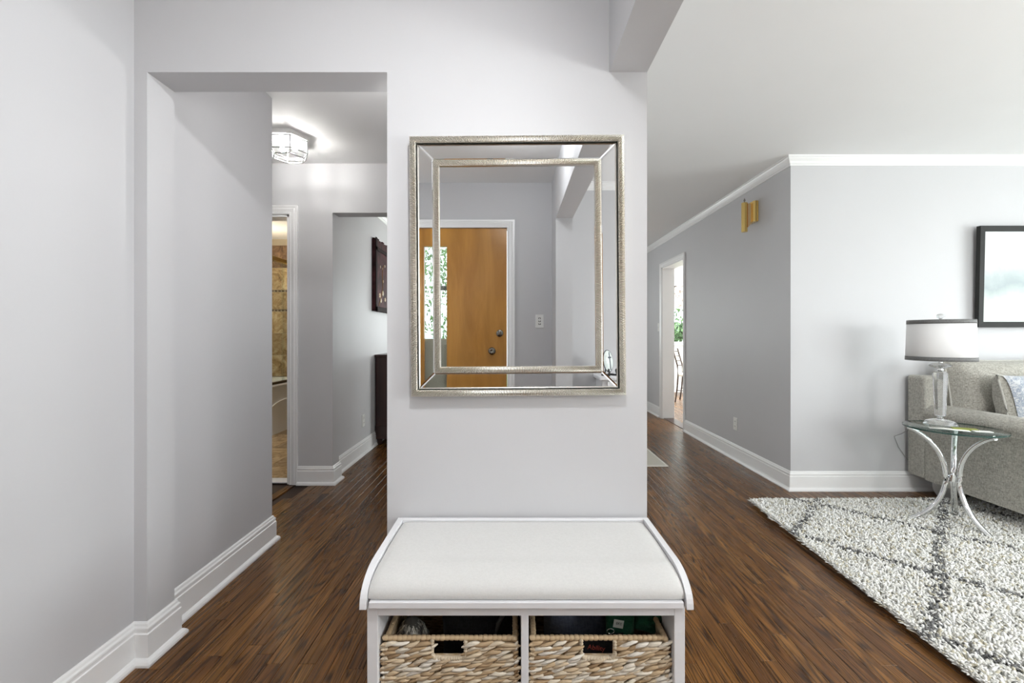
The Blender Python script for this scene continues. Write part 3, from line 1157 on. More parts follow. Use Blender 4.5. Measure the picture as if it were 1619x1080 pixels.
nn.base(nn.ramp(f, [(0.3, (0.22, 0.14, 0.08)), (0.5, (0.48, 0.35, 0.21)), (0.7, (0.66, 0.56, 0.42))]))

def basket(xa, xb, label, seed):
    rs = random.Random(seed)
    cx = (xa + xb) / 2
    y0, y1, z0, z1 = 1.168, 1.480, 0.052, 0.334
    b = thing('woven_basket', label, 'basket', (cx, y0, z0), group='woven baskets in the bench')
    hw = (xb - xa) / 2
    dp, hh = y1 - y0, z1 - z0
    # inner walls and base
    w = MB()
    hx0, hx1, hz0, hz1 = -0.040 - 0.006, 0.040 - 0.004, hh - 0.052, hh - 0.012
    w.box(-hw + 0.004, hx0, 0.006, 0.012, 0, hh - 0.004)
    w.box(hx1, hw - 0.004, 0.006, 0.012, 0, hh - 0.004)
    w.box(hx0, hx1, 0.006, 0.012, 0, hz0)
    w.box(-hw + 0.004, -hw + 0.010, 0.006, dp - 0.004, 0, hh - 0.004).box(hw - 0.010, hw - 0.004, 0.006, dp - 0.004, 0, hh - 0.004)
    w.box(-hw + 0.004, hw - 0.004, dp - 0.010, dp - 0.004, 0, hh - 0.004)
    w.box(-hw + 0.004, hw - 0.004, 0.006, dp - 0.004, 0, 0.008)
    w.build('basket_wall', STUFF_STR, b)
    # woven strands of the front face
    rowh = 0.0108
    nrow = int((hh - 0.012) / rowh)
    cnt = 0
    for r_ in range(nrow):
        z = hh - 0.014 - (r_ + 0.5) * rowh
        if z < 0.085:
            break                                   # below here the weave is out of frame: see lower_weave
        xx = -hw + 0.012 - (r_ % 2) * 0.018
        while xx < hw:
            if -hw + 0.008 < xx < hw - 0.006 and not (hx0 - 0.012 < xx < hx1 + 0.012 and hz0 - 0.004 < z):
                o = bpy.data.objects.new('strand', SM[rs.randrange(5)])
                COL.objects.link(o)
                o.parent = b
                o.location = (xx, 0.004 + rs.uniform(-0.002, 0.002), z + rs.uniform(-0.0015, 0.0015))
                o.rotation_euler = (rs.uniform(-0.2, 0.2), R(-3 + rs.uniform(-8, 6)), R(rs.uniform(-4, 4)))
                o.scale = (rs.uniform(0.85, 1.15), 1, rs.uniform(0.85, 1.2))
                cnt += 1
            xx += 0.030 + rs.uniform(-0.003, 0.004)
    # the rest of the weave (sides, back, lower front) as one field
    lw = MB()
    def pt(face, u, z, dz):
        return {'l': (-hw + 0.003, u, z), 'r': (hw - 0.003, u, z), 'b': (u, dp - 0.004, z), 'f': (u, 0.004, z)}[face]
    for face, ulo, uhi, zlo in (('l', 0.01, dp, 0.0), ('r', 0.01, dp, 0.0), ('b', -hw, hw, 0.1), ('f', -hw + 0.01, hw - 0.01, None)):
        ztop = hh - 0.018 if zlo is not None else 0.082
        z = 0.008
        while z < ztop:
            u = ulo + rs.uniform(0, 0.02)
            while u < uhi - 0.02:
                p0, p1 = pt(face, u, z - 0.004, 0), pt(face, min(u + 0.042, uhi), z + 0.004, 0)
                pm = tuple((a + c_) / 2 for a, c_ in zip(p0, p1))
                lw.tube([p0, pm, p1], [0.002, 0.0068, 0.002], 5)
                u += 0.032
            z += 0.0125
    wv = lw.build('weave', STUFF_STR, b)
    wv['kind'] = 'stuff'
    # corner wraps
    for sx in (-1, 1):
        for k_ in range(14):
            z = hh - 0.022 - k_ * 0.012
            o = bpy.data.objects.new('corner_strand', SM[rs.randrange(5)])
            COL.objects.link(o)
            o.parent = b
            o.location = (sx * (hw - 0.006), 0.006, z)
            o.scale = (0.55, 1.1, 1.0)
            o.rotation_euler = (0, R(-30 if sx > 0 else 35), R(-35 * sx))
    # wrapped rim: core plus wrapping turns
    rim = [(-hw + 0.008, 0.006), (hw - 0.008, 0.006), (hw - 0.008, dp - 0.008), (-hw + 0.008, dp - 0.008), (-hw + 0.008, 0.006)]
    turns = MB()
    for (p, q) in zip(rim[:-1], rim[1:]):
        ln = math.hypot(q[0] - p[0], q[1] - p[1])
        nk = int(ln / 0.0125)
        dx, dy = (q[0] - p[0]) / ln, (q[1] - p[1]) / ln
        for k_ in range(nk + 1):
            u = k_ / nk * ln
            # an oblique wrap, thick in the middle
            c0 = Vector((p[0] + dx * (u - 0.004), p[1] + dy * (u - 0.004), hh - 0.006))
            r_ = 0.0072 + rs.uniform(-0.0006, 0.0008)
            pts = [c0 + Vector((dx * e, dy * e, 0.0)) for e in (-0.006, -0.002, 0.003, 0.008)]
            pts[0].z -= 0.002
            pts[3].z += 0.0012
            turns.tube(pts, [r_ * 0.75, r_, r_, r_ * 0.72], 8)
    turns.build('wrapped_rim', mat('rim_straw', (0.58, 0.43, 0.26), 0.6), b)
    # bound handle opening
    bd = MB()
    loop = [(hx0 - 0.003, hz1 + 0.004), (hx0 - 0.004, hz0 + 0.006), (hx0 + 0.004, hz0 - 0.004), (0, hz0 - 0.006), (hx1 - 0.004, hz0 - 0.004), (hx1 + 0.004, hz0 + 0.006), (hx1 + 0.003, hz1 + 0.004)]
    bd.tube([(u, 0.003, z) for u, z in loop], 0.0058, 8)
    for (p, q) in zip(loop[:-1], loop[1:]):
        for k_ in range(5):
            a = Vector((p[0] + (q[0] - p[0]) * k_ / 5, 0.002, p[1] + (q[1] - p[1]) * k_ / 5))
            e = Vector((q[0] - p[0], 0, q[1] - p[1])).normalized() * 0.007
            bd.tube([a - e * 0.4, a + e * 0.3 + Vector((0, -0.0015, 0)), a + e], [0.003, 0.0066, 0.003], 6)
    bd.build('handle_binding', mat('binding_straw', (0.62, 0.52, 0.38), 0.6), b)
    return b


basket(-0.342, 0.0135, 'woven hyacinth basket in the left bench bay holding grey fur and black things', 3)
basket(0.0475, 0.411, 'woven hyacinth basket in the right bench bay holding a green pouch', 11)

# --- what lies in the baskets
fur = thing('fur_scarf', 'shaggy grey fur scarf tucked in the left corner of the left basket', 'scarf', (-0.292, 1.262, 0.062))
MB().sphere((0, 0.01, 0.13), 0.05, 14, 10, (0.95, 1.1, 2.6)).build('scarf_body', mat('fur_skin', (0.10, 0.095, 0.085), 0.9), fur)
fm = MB()
for i in range(2600):
    a = random.uniform(0, 2 * PI)
    zz = random.uniform(-0.9, 1.0)
    q = math.sqrt(max(0, 1 - zz * zz))
    p = Vector((0.047 * q * math.cos(a), 0.01 + 0.054 * q * math.sin(a), 0.13 + 0.128 * zz))
    nrm = Vector((math.cos(a), math.sin(a), 0)) * 0.012
    tip = p + nrm + Vector((random.uniform(-0.008, 0.008), random.uniform(-0.008, 0.008), -random.uniform(0.02, 0.05)))
    sd_ = Vector((-math.sin(a), math.cos(a), 0)) * 0.0017
    mid = (p + tip) / 2 + nrm * 0.5
    fm.add([p - sd_, p + sd_, mid + sd_ * 0.8, tip, mid - sd_ * 0.8], [(0, 1, 2, 3, 4)])
FURM = mat('grey_fur', (0.34, 0.33, 0.29), 0.8)
nn = NT(FURM)
nn.base(nn.ramp(nn.noise(nn.coords((60, 60, 14)), 1.0, 2), [(0.38, (0.10, 0.095, 0.09)), (0.5, (0.50, 0.48, 0.42)), (0.62, (0.9, 0.88, 0.80))]))
fo = fm.build('fur', FURM, fur, fix=False)
fo['kind'] = 'stuff'

glove = thing('black_bag', 'black bag with a thin strap filling the left basket', 'bag', (-0.10, 1.33, 0.062))
pm = pillow_mesh(0.24, 0.285, 0.16, 18, 16, 0.1, 0.5, 4, 0.008)
pm.build('bag_body', M['black_cloth'], glove)
MB().tube([(-0.11, -0.03, 0.250), (-0.05, -0.055, 0.272), (0.02, -0.065, 0.290), (0.075, -0.06, 0.305)], 0.006, 8, flat=0.35).build('strap', mat('black_leather', (0.035, 0.035, 0.037), 0.35), glove)
MB().tube([(0.055, -0.075, 0.225), (0.058, -0.085, 0.255), (0.072, -0.08, 0.280), (0.088, -0.07, 0.290)], 0.0065, 8).build('zip_cord', mat('cord_black', (0.06, 0.06, 0.055), 0.6), glove)

nv = thing('folded_cloth', 'dark blue grey folded cloth in the right basket', 'cloth', (0.190, 1.345, 0.062), (0, 0, R(6)))
pillow_mesh(0.205, 0.295, 0.09, 18, 14, 0.05, 0.4, 8, 0.006).build('cloth_fold', M['navy_cloth'], nv)

bag = thing('black_tote', 'black tote with dark red lettering behind the right basket handle', 'bag', (0.205, 1.225, 0.062))
pillow_mesh(0.20, 0.245, 0.055, 18, 14, 0.05, 0.45, 12, 0.001).build('tote_body', M['black_cloth'], bag)
def text(s_, size, m, parent, loc, rot, name, ext=0.0003):
    cu = bpy.data.curves.new(name, 'FONT')
    cu.body = s_
    cu.size = size
    cu.extrude = ext
    cu.resolution_u = 3
    cu.align_x = 'CENTER'
    cu.align_y = 'CENTER'
    to = bpy.data.objects.new(name, cu)
    COL.objects.link(to)
    dg = bpy.context.evaluated_depsgraph_get()
    me = bpy.data.meshes.new_from_object(to.evaluated_get(dg))
    bpy.data.objects.remove(to)
    me.materials.clear()
    me.materials.append(m)
    o = bpy.data.objects.new(name, me)
    COL.objects.link(o)
    o.parent = parent
    o.location = loc
    o.rotation_euler = rot
    return o
text('Ability', 0.0185, M['red_print'], bag, (0.020, -0.030, 0.2235), (R(90), R(7), 0), 'lettering')

gp = thing('green_pouch', 'small green pouch with a grey printed label in the right basket', 'pouch', (0.305, 1.262, 0.062))
pillow_mesh(0.085, 0.292, 0.06, 14, 16, 0.08, 0.5, 21, 0.004).build('pouch_body', M['green_cloth'], gp)
q = pillow_mesh(0.085, 0.075, 0.06, 12, 12, 0.08, 0.5, 22, 0.004)
q.move(Matrix.Translation((0.072, 0.012, 0.220)) @ Matrix.Rotation(R(14), 4, 'Y'))
q.build('pouch_flap', M['green_cloth'], gp)
q = MB().box(-0.014, 0.014, -0.0005, 0.0005, -0.011, 0.011).move(Matrix.Translation((-0.012, -0.0325, 0.266)) @ Matrix.Rotation(R(10), 4, 'Y'))
lb = q.build('pouch_label', M['label_grey'], gp)
text('EKE', 0.010, mat('label_ink', (0.06, 0.07, 0.06), 0.6), lb, (-0.011, -0.0335, 0.267), (R(90), R(10), 0), 'label_print', 0.0002)
MB().tube([(-0.034 + 0.010 * math.cos(a), -0.033, 0.246 + 0.007 * math.sin(a)) for a in np.linspace(0, 2 * PI, 14)], 0.0013, 6).build('key_ring', M['chrome'], gp)

# ------------------------------------------------------------------ brass sconce
BRASS = mat('polished_brass', (0.78, 0.56, 0.20), 0.18, 1.0)
scn = thing('wall_sconce', 'fluted brass wall sconce on the darker right hallway wall', 'sconce', (XR, 3.70, 2.07))
def flute(cx, r, z0, z1, n_=6, sx=1.0, cy=0.0, rot=0.0):
    return MB().lathe([(r * 0.4, z0), (r, z0), (r, z1), (r * 0.4, z1)], n_, cx, cy, False, rot)
MB().box(-0.010, 0.0, -0.055, 0.055, 0.0, 0.170).build('back_plate', BRASS, scn, 0.003)
bk = MB()
for cy in (-0.036, 0.0, 0.036):
    bk.lathe([(0.004, 0.0), (0.020, 0.0), (0.020, 0.170), (0.004, 0.170)], 8, -0.020, cy, False, R(22.5))
bk.build('rear_flutes', BRASS, scn)
MB().prism([(-0.072, 0.155), (-0.030, 0.155), (-0.030, 0.03), (-0.040, -0.005), (-0.072, -0.045)], 'y', -0.024, 0.024).build('middle_bracket', mat('warm_brass', (0.80, 0.60, 0.36), 0.25, 1.0), scn, 0.004)
MB().lathe([(0.004, -0.078), (0.024, -0.078), (0.024, 0.165), (0.004, 0.165)], 8, -0.088, 0, False, R(22.5)).build('front_tube', BRASS, scn)
MB().lathe([(0.003, 0.165), (0.006, 0.170), (0.004, 0.178), (0.009, 0.186), (0.004, 0.196), (0.001, 0.206)], 14, -0.088, 0).build('finial', M['nickel'], scn)

# ------------------------------------------------------------------ kitchen: roman shade and chair
FLO = mat('floral_shade', (0.75, 0.71, 0.64), 0.9)
n = NT(FLO)
v = n.coords((1, 1, 1))
a = n.noise(v, 22, 4, 0.6, 1.0)
b = n.noise(v, 13, 3, 0.6, 2.0)
c = n.ramp(a, [(0.0, (0.78, 0.75, 0.70)), (0.56, (0.78, 0.75, 0.70)), (0.59, (0.05, 0.035, 0.03)), (0.70, (0.08, 0.05, 0.04))])
c2 = n.ramp(b, [(0.58, (1, 1, 1)), (0.63, (0.62, 0.42, 0.34))])
n.base(n.mix(1.0, c, c2, 'MULTIPLY'))
sh = thing('roman_shade', 'floral print roman shade over the kitchen window', 'window shade', (3.55, 8.745, 2.12))
zs = [0.0, -0.12, -0.24, -0.345, -0.36, -0.385, -0.40, -0.425, -0.44, -0.46]
ys = [0.0, -0.006, -0.008, -0.012, -0.030, -0.012, -0.034, -0.014, -0.034, -0.012]
pr = [[(-0.82, y_, z_), (0.82, y_, z_)] for y_, z_ in zip(ys, zs)]
vv = [p for r_ in pr for p in r_]
ff = [(2 * i, 2 * i + 1, 2 * i + 3, 2 * i + 2) for i in range(len(pr) - 1)]
so = MB().add(vv, ff, False).build('shade_cloth', FLO, sh, fix=False)
sm_ = so.modifiers.new('solid', 'SOLIDIFY')
sm_.thickness = 0.004
MB().box(-0.82, 0.82, 0.0, 0.03, -0.01, 0.02).build('head_rail', M['trim'], sh)

ch = thing('kitchen_chair', 'dark metal ladder-back kitchen chair seen through the right doorway', 'chair', (2.85, 7.62, 0), (0, 0, R(-31.4)))
# local frame: the back lies along y at x=0, the seat reaches +x
cm = M['brown_iron']
for sy in (-1, 1):
    y_ = 0.2 * sy
    MB().tube([(-0.015, y_, 0), (0.015, y_, 0.22), (0.03, y_, 0.44), (0.02, y_, 0.62), (-0.03, y_ * 0.97, 0.80), (-0.055, y_ * 0.95, 0.90)], 0.012, 10).build('back_post', cm, ch)
    MB().tube([(0.40, y_ * 0.95, 0.44), (0.40, y_ * 1.0, 0.2), (0.41, y_ * 1.02, 0)], 0.012, 10).build('leg', cm, ch)
for z_ in (0.60, 0.68, 0.76, 0.84):
    xx = 0.022 - max(0, z_ - 0.62) * 0.26
    MB().tube([(xx, -0.195, z_), (xx - 0.02, -0.1, z_ + 0.008), (xx - 0.028, 0, z_ + 0.010), (xx - 0.02, 0.1, z_ + 0.008), (xx, 0.195, z_)], 0.007, 8).build('back_slat', cm, ch)
MB().tube([(-0.01 + 0.01, -0.2, 0.2), (0.4, -0.195, 0.2)], 0.008, 8).build('stretcher', cm, ch)
MB().tube([(-0.01 + 0.01, 0.2, 0.2), (0.4, 0.195, 0.2)], 0.008, 8).build('stretcher', cm, ch)
st = MB().rings([rr(0.20, 0.205, 0.04, 0.44), rr(0.205, 0.21, 0.045, 0.455), rr(0.19, 0.195, 0.05, 0.475), rr(0.12, 0.12, 0.05, 0.482)], True, True, True)
st.move(Matrix.Translation((0.215, 0, 0)))
st.build('seat', mat('cream_vinyl', (0.55, 0.50, 0.44), 0.5), ch)

# ------------------------------------------------------------------ back room: dresser, panel picture, runner
dr = thing('dresser', 'dark espresso wood dresser against the far side wall', 'dresser', (-1.20, 5.05, 0))
def DBX(mb, x0, x1, y0, y1, z0, z1):
    return mb.box(x0 + 1.20, x1 + 1.20, y0 - 5.05, y1 - 5.05, z0, z1)
DBX(MB(), -1.415, -0.985, 4.56, 5.54, 0.09, 0.905).build('carcass', M['dark_wood'], dr, 0.004)
DBX(MB(), -1.422, -0.97, 4.545, 5.555, 0.905, 0.93).build('top', M['dark_wood'], dr, 0.006)
DBX(MB(), -1.418, -0.978, 4.553, 5.547, 0.06, 0.20).build('plinth', M['dark_wood'], dr, 0.006)
for (xx, yy) in ((-1.38, 4.59), (-1.02, 4.59), (-1.38, 5.51), (-1.02, 5.51)):
    MB().lathe([(0.018, 0), (0.028, 0.012), (0.024, 0.03), (0.030, 0.062)], 14, xx + 1.20, yy - 5.05).build('foot', M['dark_wood'], dr)
for i in range(3):
    z0 = 0.215 + i * 0.228
    dw = DBX(MB(), -0.986, -0.968, 4.59, 5.51, z0, z0 + 0.215).build('drawer', M['dark_wood'], dr, 0.004)
    for yy in (4.85, 5.25):
        q = MB().lathe([(0.006, 0), (0.006, 0.012), (0.014, 0.02), (0.001, 0.026)], 12)
        q.move(Matrix.Translation((-0.968 + 1.20, yy - 5.05, z0 + 0.108)) @ Matrix.Rotation(R(90), 4, 'Y'))
        q.build('knob', M['nickel'], dw)

MAR = mat('maroon_lacquer', (0.055, 0.018, 0.022), 0.65, **{'Specular IOR Level': 0.15})
n = NT(MAR)
f = n.noise(n.coords(), 8, 5, 0.6)
n.base(n.ramp(f, [(0.35, (0.018, 0.008, 0.009)), (0.65, (0.085, 0.026, 0.030))]))
PT = thing('panel_picture', 'dark maroon lacquer panel with cream and gold flowers hung above the dresser', 'picture', (-1.425, 4.86, 1.375))
def frame_pic():
    MB().box(0.0, 0.036, -0.39, 0.39, 0.0, 0.73).build('panel', MAR, PT, 0.004)
    q = MB()
    q.box(0.036, 0.044, -0.39, -0.34, 0, 0.75).box(0.036, 0.044, 0.34, 0.39, 0, 0.75).box(0.036, 0.044, -0.39, 0.39, 0, 0.05).box(0.036, 0.044, -0.39, 0.39, 0.62, 0.66)
    q.build('panel_frame', mat('black_lacquer', (0.02, 0.011, 0.011), 0.7, **{'Specular IOR Level': 0.1}), PT, 0.003)
    cr = MB()
    for i in range(9):
        yy = -0.36 + i * 0.09
        cr.box(0.004, 0.030, yy - 0.03, yy + 0.03, 0.73, 0.742 + 0.012 * (i % 2))
    cr.build('carved_crest', MAR, PT, 0.003)
frame_pic()
CRM = mat('cream_inlay', (0.40, 0.30, 0.17), 0.4)
GLD = mat('gold_inlay', (0.26, 0.15, 0.05), 0.35, 0.5)
def blossom(y_, z_, r_, m):
    r_ *= 0.7
    mb = MB()
    for k_ in range(5):
        a = 2 * PI * k_ / 5
        mb.sphere((0.037, y_ + r_ * 0.7 * math.cos(a), z_ + r_ * 0.7 * math.sin(a)), r_ * 0.55, 8, 5, (0.12, 1, 1))
    mb.build('blossom', m, PT)

for (y_, z_, r_, m) in ((-0.24, 0.17, 0.035, GLD), (-0.20, 0.12, 0.03, CRM), (-0.13, 0.20, 0.035, CRM), (-0.05, 0.14, 0.03, GLD), (-0.22, 0.47, 0.018, CRM),
                        (-0.14, 0.46, 0.018, CRM), (-0.06, 0.50, 0.02, CRM), (0.05, 0.25, 0.035, GLD), (0.12, 0.42, 0.03, CRM), (0.2, 0.2, 0.035, CRM), (-0.12, 0.33, 0.02, GLD)):
    blossom(y_, z_, r_, m)
for (pts) in ([(-0.28, 0.06), (-0.2, 0.15), (-0.14, 0.27), (-0.16, 0.40), (-0.12, 0.5)], [(0.2, 0.07), (0.1, 0.2), (0.06, 0.34), (0.1, 0.5)]):
    MB().tube([(0.037, a, b) for a, b in pts], 0.004, 6).build('inlaid_stem', GLD, PT)

rn = thing('runner_rug', 'flat cream runner rug on the hallway floor past the mirror wall', 'rug', (0.95, 4.7, 0))
MB().box(-0.38, 0.385, -0.905, 0.9, 0.0005, 0.009).build('rug_field', M['runner'], rn, 0.003)
MB().box(-0.36, 0.365, -0.885, 0.88, 0.009, 0.0095).build('border_line', mat('runner_beige', (0.56, 0.53, 0.46), 0.9), rn)

# ------------------------------------------------------------------ shag rug
RUG = [(1.607, 2.955), (1.485, 1.02), (4.05, 0.98), (4.10, 2.975)]
rug = thing('shag_rug', 'cream shag rug with charcoal diamond lines under the glass side table', 'rug', (2.8, 2.0, 0))
MB().prism([(x_ - 2.8, y_ - 2.0) for x_, y_ in RUG], 'z', 0.0005, 0.010).build('rug_backing', mat('rug_backing', (0.45, 0.43, 0.38), 0.95), rug)
def make_pile():
    A = np.array(RUG)
    nvis, nrest = 36000, 5000
    def sample(nn_, u0, u1):
        u = RNG.uniform(u0, u1, nn_)
        v_ = RNG.uniform(0, 1, nn_)
        top = A[0] + (A[3] - A[0]) * u[:, None]
        bot = A[1] + (A[2] - A[1]) * u[:, None]
        return bot + (top - bot) * v_[:, None], u, v_
    p1, u1, v1 = sample(nvis, 0.0, 0.60)
    p2, u2, v2 = sample(nrest, 0.60, 1.0)
    # denser puffy edge along the two visible borders
    e1 = RNG.uniform(0, 1, 2200)[:, None]
    pe1 = A[0] + (A[1] - A[0]) * e1
    e2 = RNG.uniform(0, 1, 2200)[:, None]
    pe2 = A[0] + (A[3] - A[0]) * e2
    P = np.vstack([p1, p2, pe1, pe2])
    N = len(P)
    lean = RNG.normal(0, 1, (N, 2)) * 0.45
    lean[nvis + nrest:nvis + nrest + 2200] += (-0.45, 0.0)
    lean[nvis + nrest + 2200:] += (0.0, 0.45)
    ht = RNG.uniform(0.022, 0.036, N)
    ht[nvis + nrest:] *= 0.95
    rad = RNG.uniform(0.0042, 0.0066, N)
    # colour: diamond lattice of charcoal tufts among cream ones
    c1 = P[:, 0] - P[:, 1] + 0.085 + 0.01 * np.sin(P[:, 1] * 9)
    c2 = P[:, 0] + P[:, 1] - 4.0 + 0.012 * np.sin(P[:, 0] * 11)
    d1 = np.abs((c1 / 0.825 + 0.5) % 1 - 0.5) * 0.825
    d2 = np.abs((c2 / 0.86 + 0.5) % 1 - 0.5) * 0.86
    dd = np.minimum(d1, d2)
    dark = RNG.uniform(0, 1, N) < np.clip(1.1 - dd / 0.036, 0, 0.66)
    t_ = RNG.uniform(0, 1, N)[:, None]
    col = np.array([0.70, 0.69, 0.635]) * (1 - t_) + np.array([0.93, 0.93, 0.92]) * t_
    tan = RNG.uniform(0, 1, N) < 0.10
    col[tan] = np.array([0.56, 0.52, 0.41])
    col[dark] = np.array([0.17, 0.17, 0.17]) * (0.7 + 0.9 * RNG.uniform(0, 1, dark.sum())[:, None])
    S = 4
    V = np.zeros((N, 3 * S + 1, 3))
    ph = RNG.uniform(0, 6.28, N)
    for k_, (hz, rr_) in enumerate(((0.0, 0.75), (0.5, 1.15), (0.9, 0.85))):
        cx = P[:, 0] - 2.8 + lean[:, 0] * ht * hz ** 1.6
        cy = P[:, 1] - 2.0 + lean[:, 1] * ht * hz ** 1.6
        cz = 0.008 + ht * hz * (1 - 0.18 * hz * np.minimum(1.5, np.hypot(lean[:, 0], lean[:, 1])))
        for j_ in range(S):
            a = ph + 2 * PI * j_ / S + k_ * 0.6
            V[:, k_ * S + j_, 0] = cx + rad * rr_ * np.cos(a)
            V[:, k_ * S + j_, 1] = cy + rad * rr_ * np.sin(a)
            V[:, k_ * S + j_, 2] = cz
    V[:, 3 * S, 0] = P[:, 0] - 2.8 + lean[:, 0] * ht
    V[:, 3 * S, 1] = P[:, 1] - 2.0 + lean[:, 1] * ht
    V[:, 3 * S, 2] = 0.008 + ht * (1 - 0.18 * np.minimum(1.5, np.hypot(lean[:, 0], lean[:, 1])))
    F = []
    for k_ in range(2):
        for j_ in range(S):
            a, b = k_ * S + j_, k_ * S + (j_ + 1) % S
            F += [(a, b, b + S), (a, b + S, a + S)]
    for j_ in range(S):
        F.append((2 * S + j_, 2 * S + (j_ + 1) % S, 3 * S))
    F = np.array(F)
    nvp = 3 * S + 1
    faces = (F[None] + (np.arange(N) * nvp)[:, None, None]).reshape(-1, 3)
    me = bpy.data.meshes.new('pile')
    me.vertices.add(N * nvp)
    me.vertices.foreach_set('co', V.reshape(-1).astype(np.float32))
    nf = len(faces)
    me.loops.add(nf * 3)
    me.loops.foreach_set('vertex_index', faces.reshape(-1).astype(np.int32))
    me.polygons.add(nf)
    me.polygons.foreach_set('loop_start', (np.arange(nf) * 3).astype(np.int32))
    me.polygons.foreach_set('use_smooth', np.ones(nf, dtype=bool))
    at = me.attributes.new('yarn', 'FLOAT_COLOR', 'POINT')
    cc = np.ones((N, nvp, 4), dtype=np.float32)
    cc[:, :, :3] = col[:, None, :]
    at.data.foreach_set('color', cc.reshape(-1))
    me.update(calc_edges=True)
    me.validate()
    m = mat('shag_yarn', (0.7, 0.7, 0.65), 0.9)
    n_ = NT(m)
    a_ = n_.n('ShaderNodeAttribute', attribute_name='yarn')
    n_.base(a_.outputs['Color'])
    n_.b.inputs['Specular IOR Level'].default_value = 0.15
    me.materials.append(m)
    o_ = bpy.data.objects.new('pile', me)
    COL.objects.link(o_)
    o_.parent = rug
    o_['kind'] = 'stuff'
make_pile()

# ------------------------------------------------------------------ sofa
SX, SY = 3.88, 2.75
sofa = thing('sofa', 'grey tweed rolled-arm sofa against the living room wall', 'sofa', (SX, SY, 0))
def sv(x_, y_, z_):
    return (x_ - SX, y_ - SY, z_)
def sbox(x0, x1, y0, y1, z0, z1, name, bevel=0.02, m=None):
    return MB().box(x0 - SX, x1 - SX, y0 - SY, y1 - SY, z0, z1).build(name, m or M['sofa'], sofa, bevel, 4)
XS0, XS1 = 2.848, 4.93
sbox(XS0, XS1, 3.055, 3.205, 0.13, 0.845, 'sofa_back', 0.022)
sbox(XS0 + 0.19, XS1 - 0.19, 2.30, 3.06, 0.13, 0.32, 'sofa_base', 0.015)
def arm(xa, sgn):
    """rolled arm: upright panel with a fat roll on top; xa is the outer face, sgn points inwards"""
    poly = []
    out = [(0.0, 0.13), (0.0, 0.542), (-0.006, 0.550)]
    roll = []
    for i in range(17):
        a = R(205 - i * 232 / 16)
        roll.append((0.098 + 0.112 * math.cos(a), 0.590 + 0.062 * math.sin(a)))
    pts = out + roll + [(0.195, 0.542), (0.195, 0.13)]
    poly = [(xa + sgn * u - SX, w) for u, w in pts]
    mb = MB()
    ys_ = [2.42, 2.428, 2.45, 2.7, 3.0, 3.06]
    rg = []
    cx = sum(p[0] for p in poly) / len(poly)
    for y_, s_ in zip(ys_, (0.95, 0.985, 1, 1, 1, 1)):
        rg.append([(cx + (u - cx) * s_, y_ - SY, 0.4 + (w - 0.4) * s_) for u, w in poly])
    mb.rings(rg, True, True, True)
    o_ = mb.build('arm', M['sofa'], sofa)
    es = o_.modifiers.new('es', 'EDGE_SPLIT')
    es.split_angle = R(50)
    pp = [(xa + sgn * u - SX, 2.422 - SY, w) for u, w in roll]
    MB().tube(pp, 0.007, 8).build('piping', M['sofa_piping'], o_)
    MB().tube([(xa - sgn * 0.004 - SX, 2.43 - SY, 0.546), (xa - sgn * 0.004 - SX, 3.05 - SY, 0.560)], 0.004, 6).build('seam', M['sofa'], o_)
arm(XS0, 1)
arm(XS1, -1)
for i in range(2):
    x0 = XS0 + 0.2 + i * 0.85
    sbox(x0, x0 + 0.845, 2.25, 3.03, 0.32, 0.47, 'seat_cushion', 0.04)
for i, (cx, w_) in enumerate(((3.345, 0.78), (4.14, 0.80))):
    q = pillow_mesh(w_, 0.51, 0.30, 26, 22, 0.05, 0.42, 31 + i, 0.009)
    T = Matrix.Translation(sv(cx, 2.975, 0.462)) @ Matrix.Rotation(R(-8), 4, 'X')
    q.move(T)
    bc = q.build('back_cushion', M['sofa'], sofa)
    e = MB().tube([tuple(T @ Vector(p)) for p in pillow_edge(w_, 0.51, 0.05)], 0.006, 6, caps=False)
    e.build('piping', M['sofa_piping'], bc)
for (fx, fy) in ((2.965, 3.03), (2.965, 2.36), (4.80, 3.03), (4.80, 2.36)):
    MB().lathe([(0.030, 0.0), (0.044, 0.02), (0.062, 0.05), (0.070, 0.08), (0.072, 0.115), (0.070, 0.132)], 20, fx - SX, fy - SY).build('bun_foot', mat('pale_grey_wood', (0.40, 0.39, 0.37), 0.5), sofa)

PATF = mat('blue_grey_print', (0.6, 0.62, 0.65), 0.9)
n = NT(PATF)
f = n.noise(n.coords(), 30, 4, 0.65, 1.5)
n.base(n.ramp(f, [(0.42, (0.55, 0.56, 0.57)), (0.50, (0.22, 0.26, 0.34)), (0.58, (0.53, 0.54, 0.55))]))
ap = thing('throw_pillow', 'throw pillow with blue grey print and pale piping leaning on the sofa cushion', 'pillow', (3.25, 2.765, 0.472), (R(-10), 0, R(20)))
q = pillow_mesh(0.46, 0.42, 0.17, 22, 20, 0.07, 0.5, 51, 0.004)
po = q.build('pillow_body', M['sofa'], ap)
fm_ = MB()
vs_, fs_ = [], []
nx = nz = 16
for j_ in range(nz + 1):
    for i in range(nx + 1):
        u, v_ = (-1 + 2 * i / nx) * 0.96, (-1 + 2 * j_ / nz) * 0.96
        ox = u * (1 - 0.07 * (1 - v_ * v_) * abs(u) ** 3) * 0.23
        oz = v_ * (1 - 0.07 * (1 - u * u) * abs(v_) ** 3) * 0.21
        k_ = (1 - u ** 4) ** 0.5 * (1 - v_ ** 4) ** 0.5
        vs_.append((ox, -(k_ * 0.085 + 0.009), oz + 0.21))
for j_ in range(nz):
    for i in range(nx):
        a = j_ * (nx + 1) + i
        fs_.append((a, a + 1, a + nx + 2, a + nx + 1))
fm_.add(vs_, fs_, True)
fm_.build('printed_front', PATF, ap, fix=False)
MB().tube(pillow_edge(0.455, 0.415, 0.07), 0.006, 6, caps=False).build('piping', M['sofa_piping'], ap)

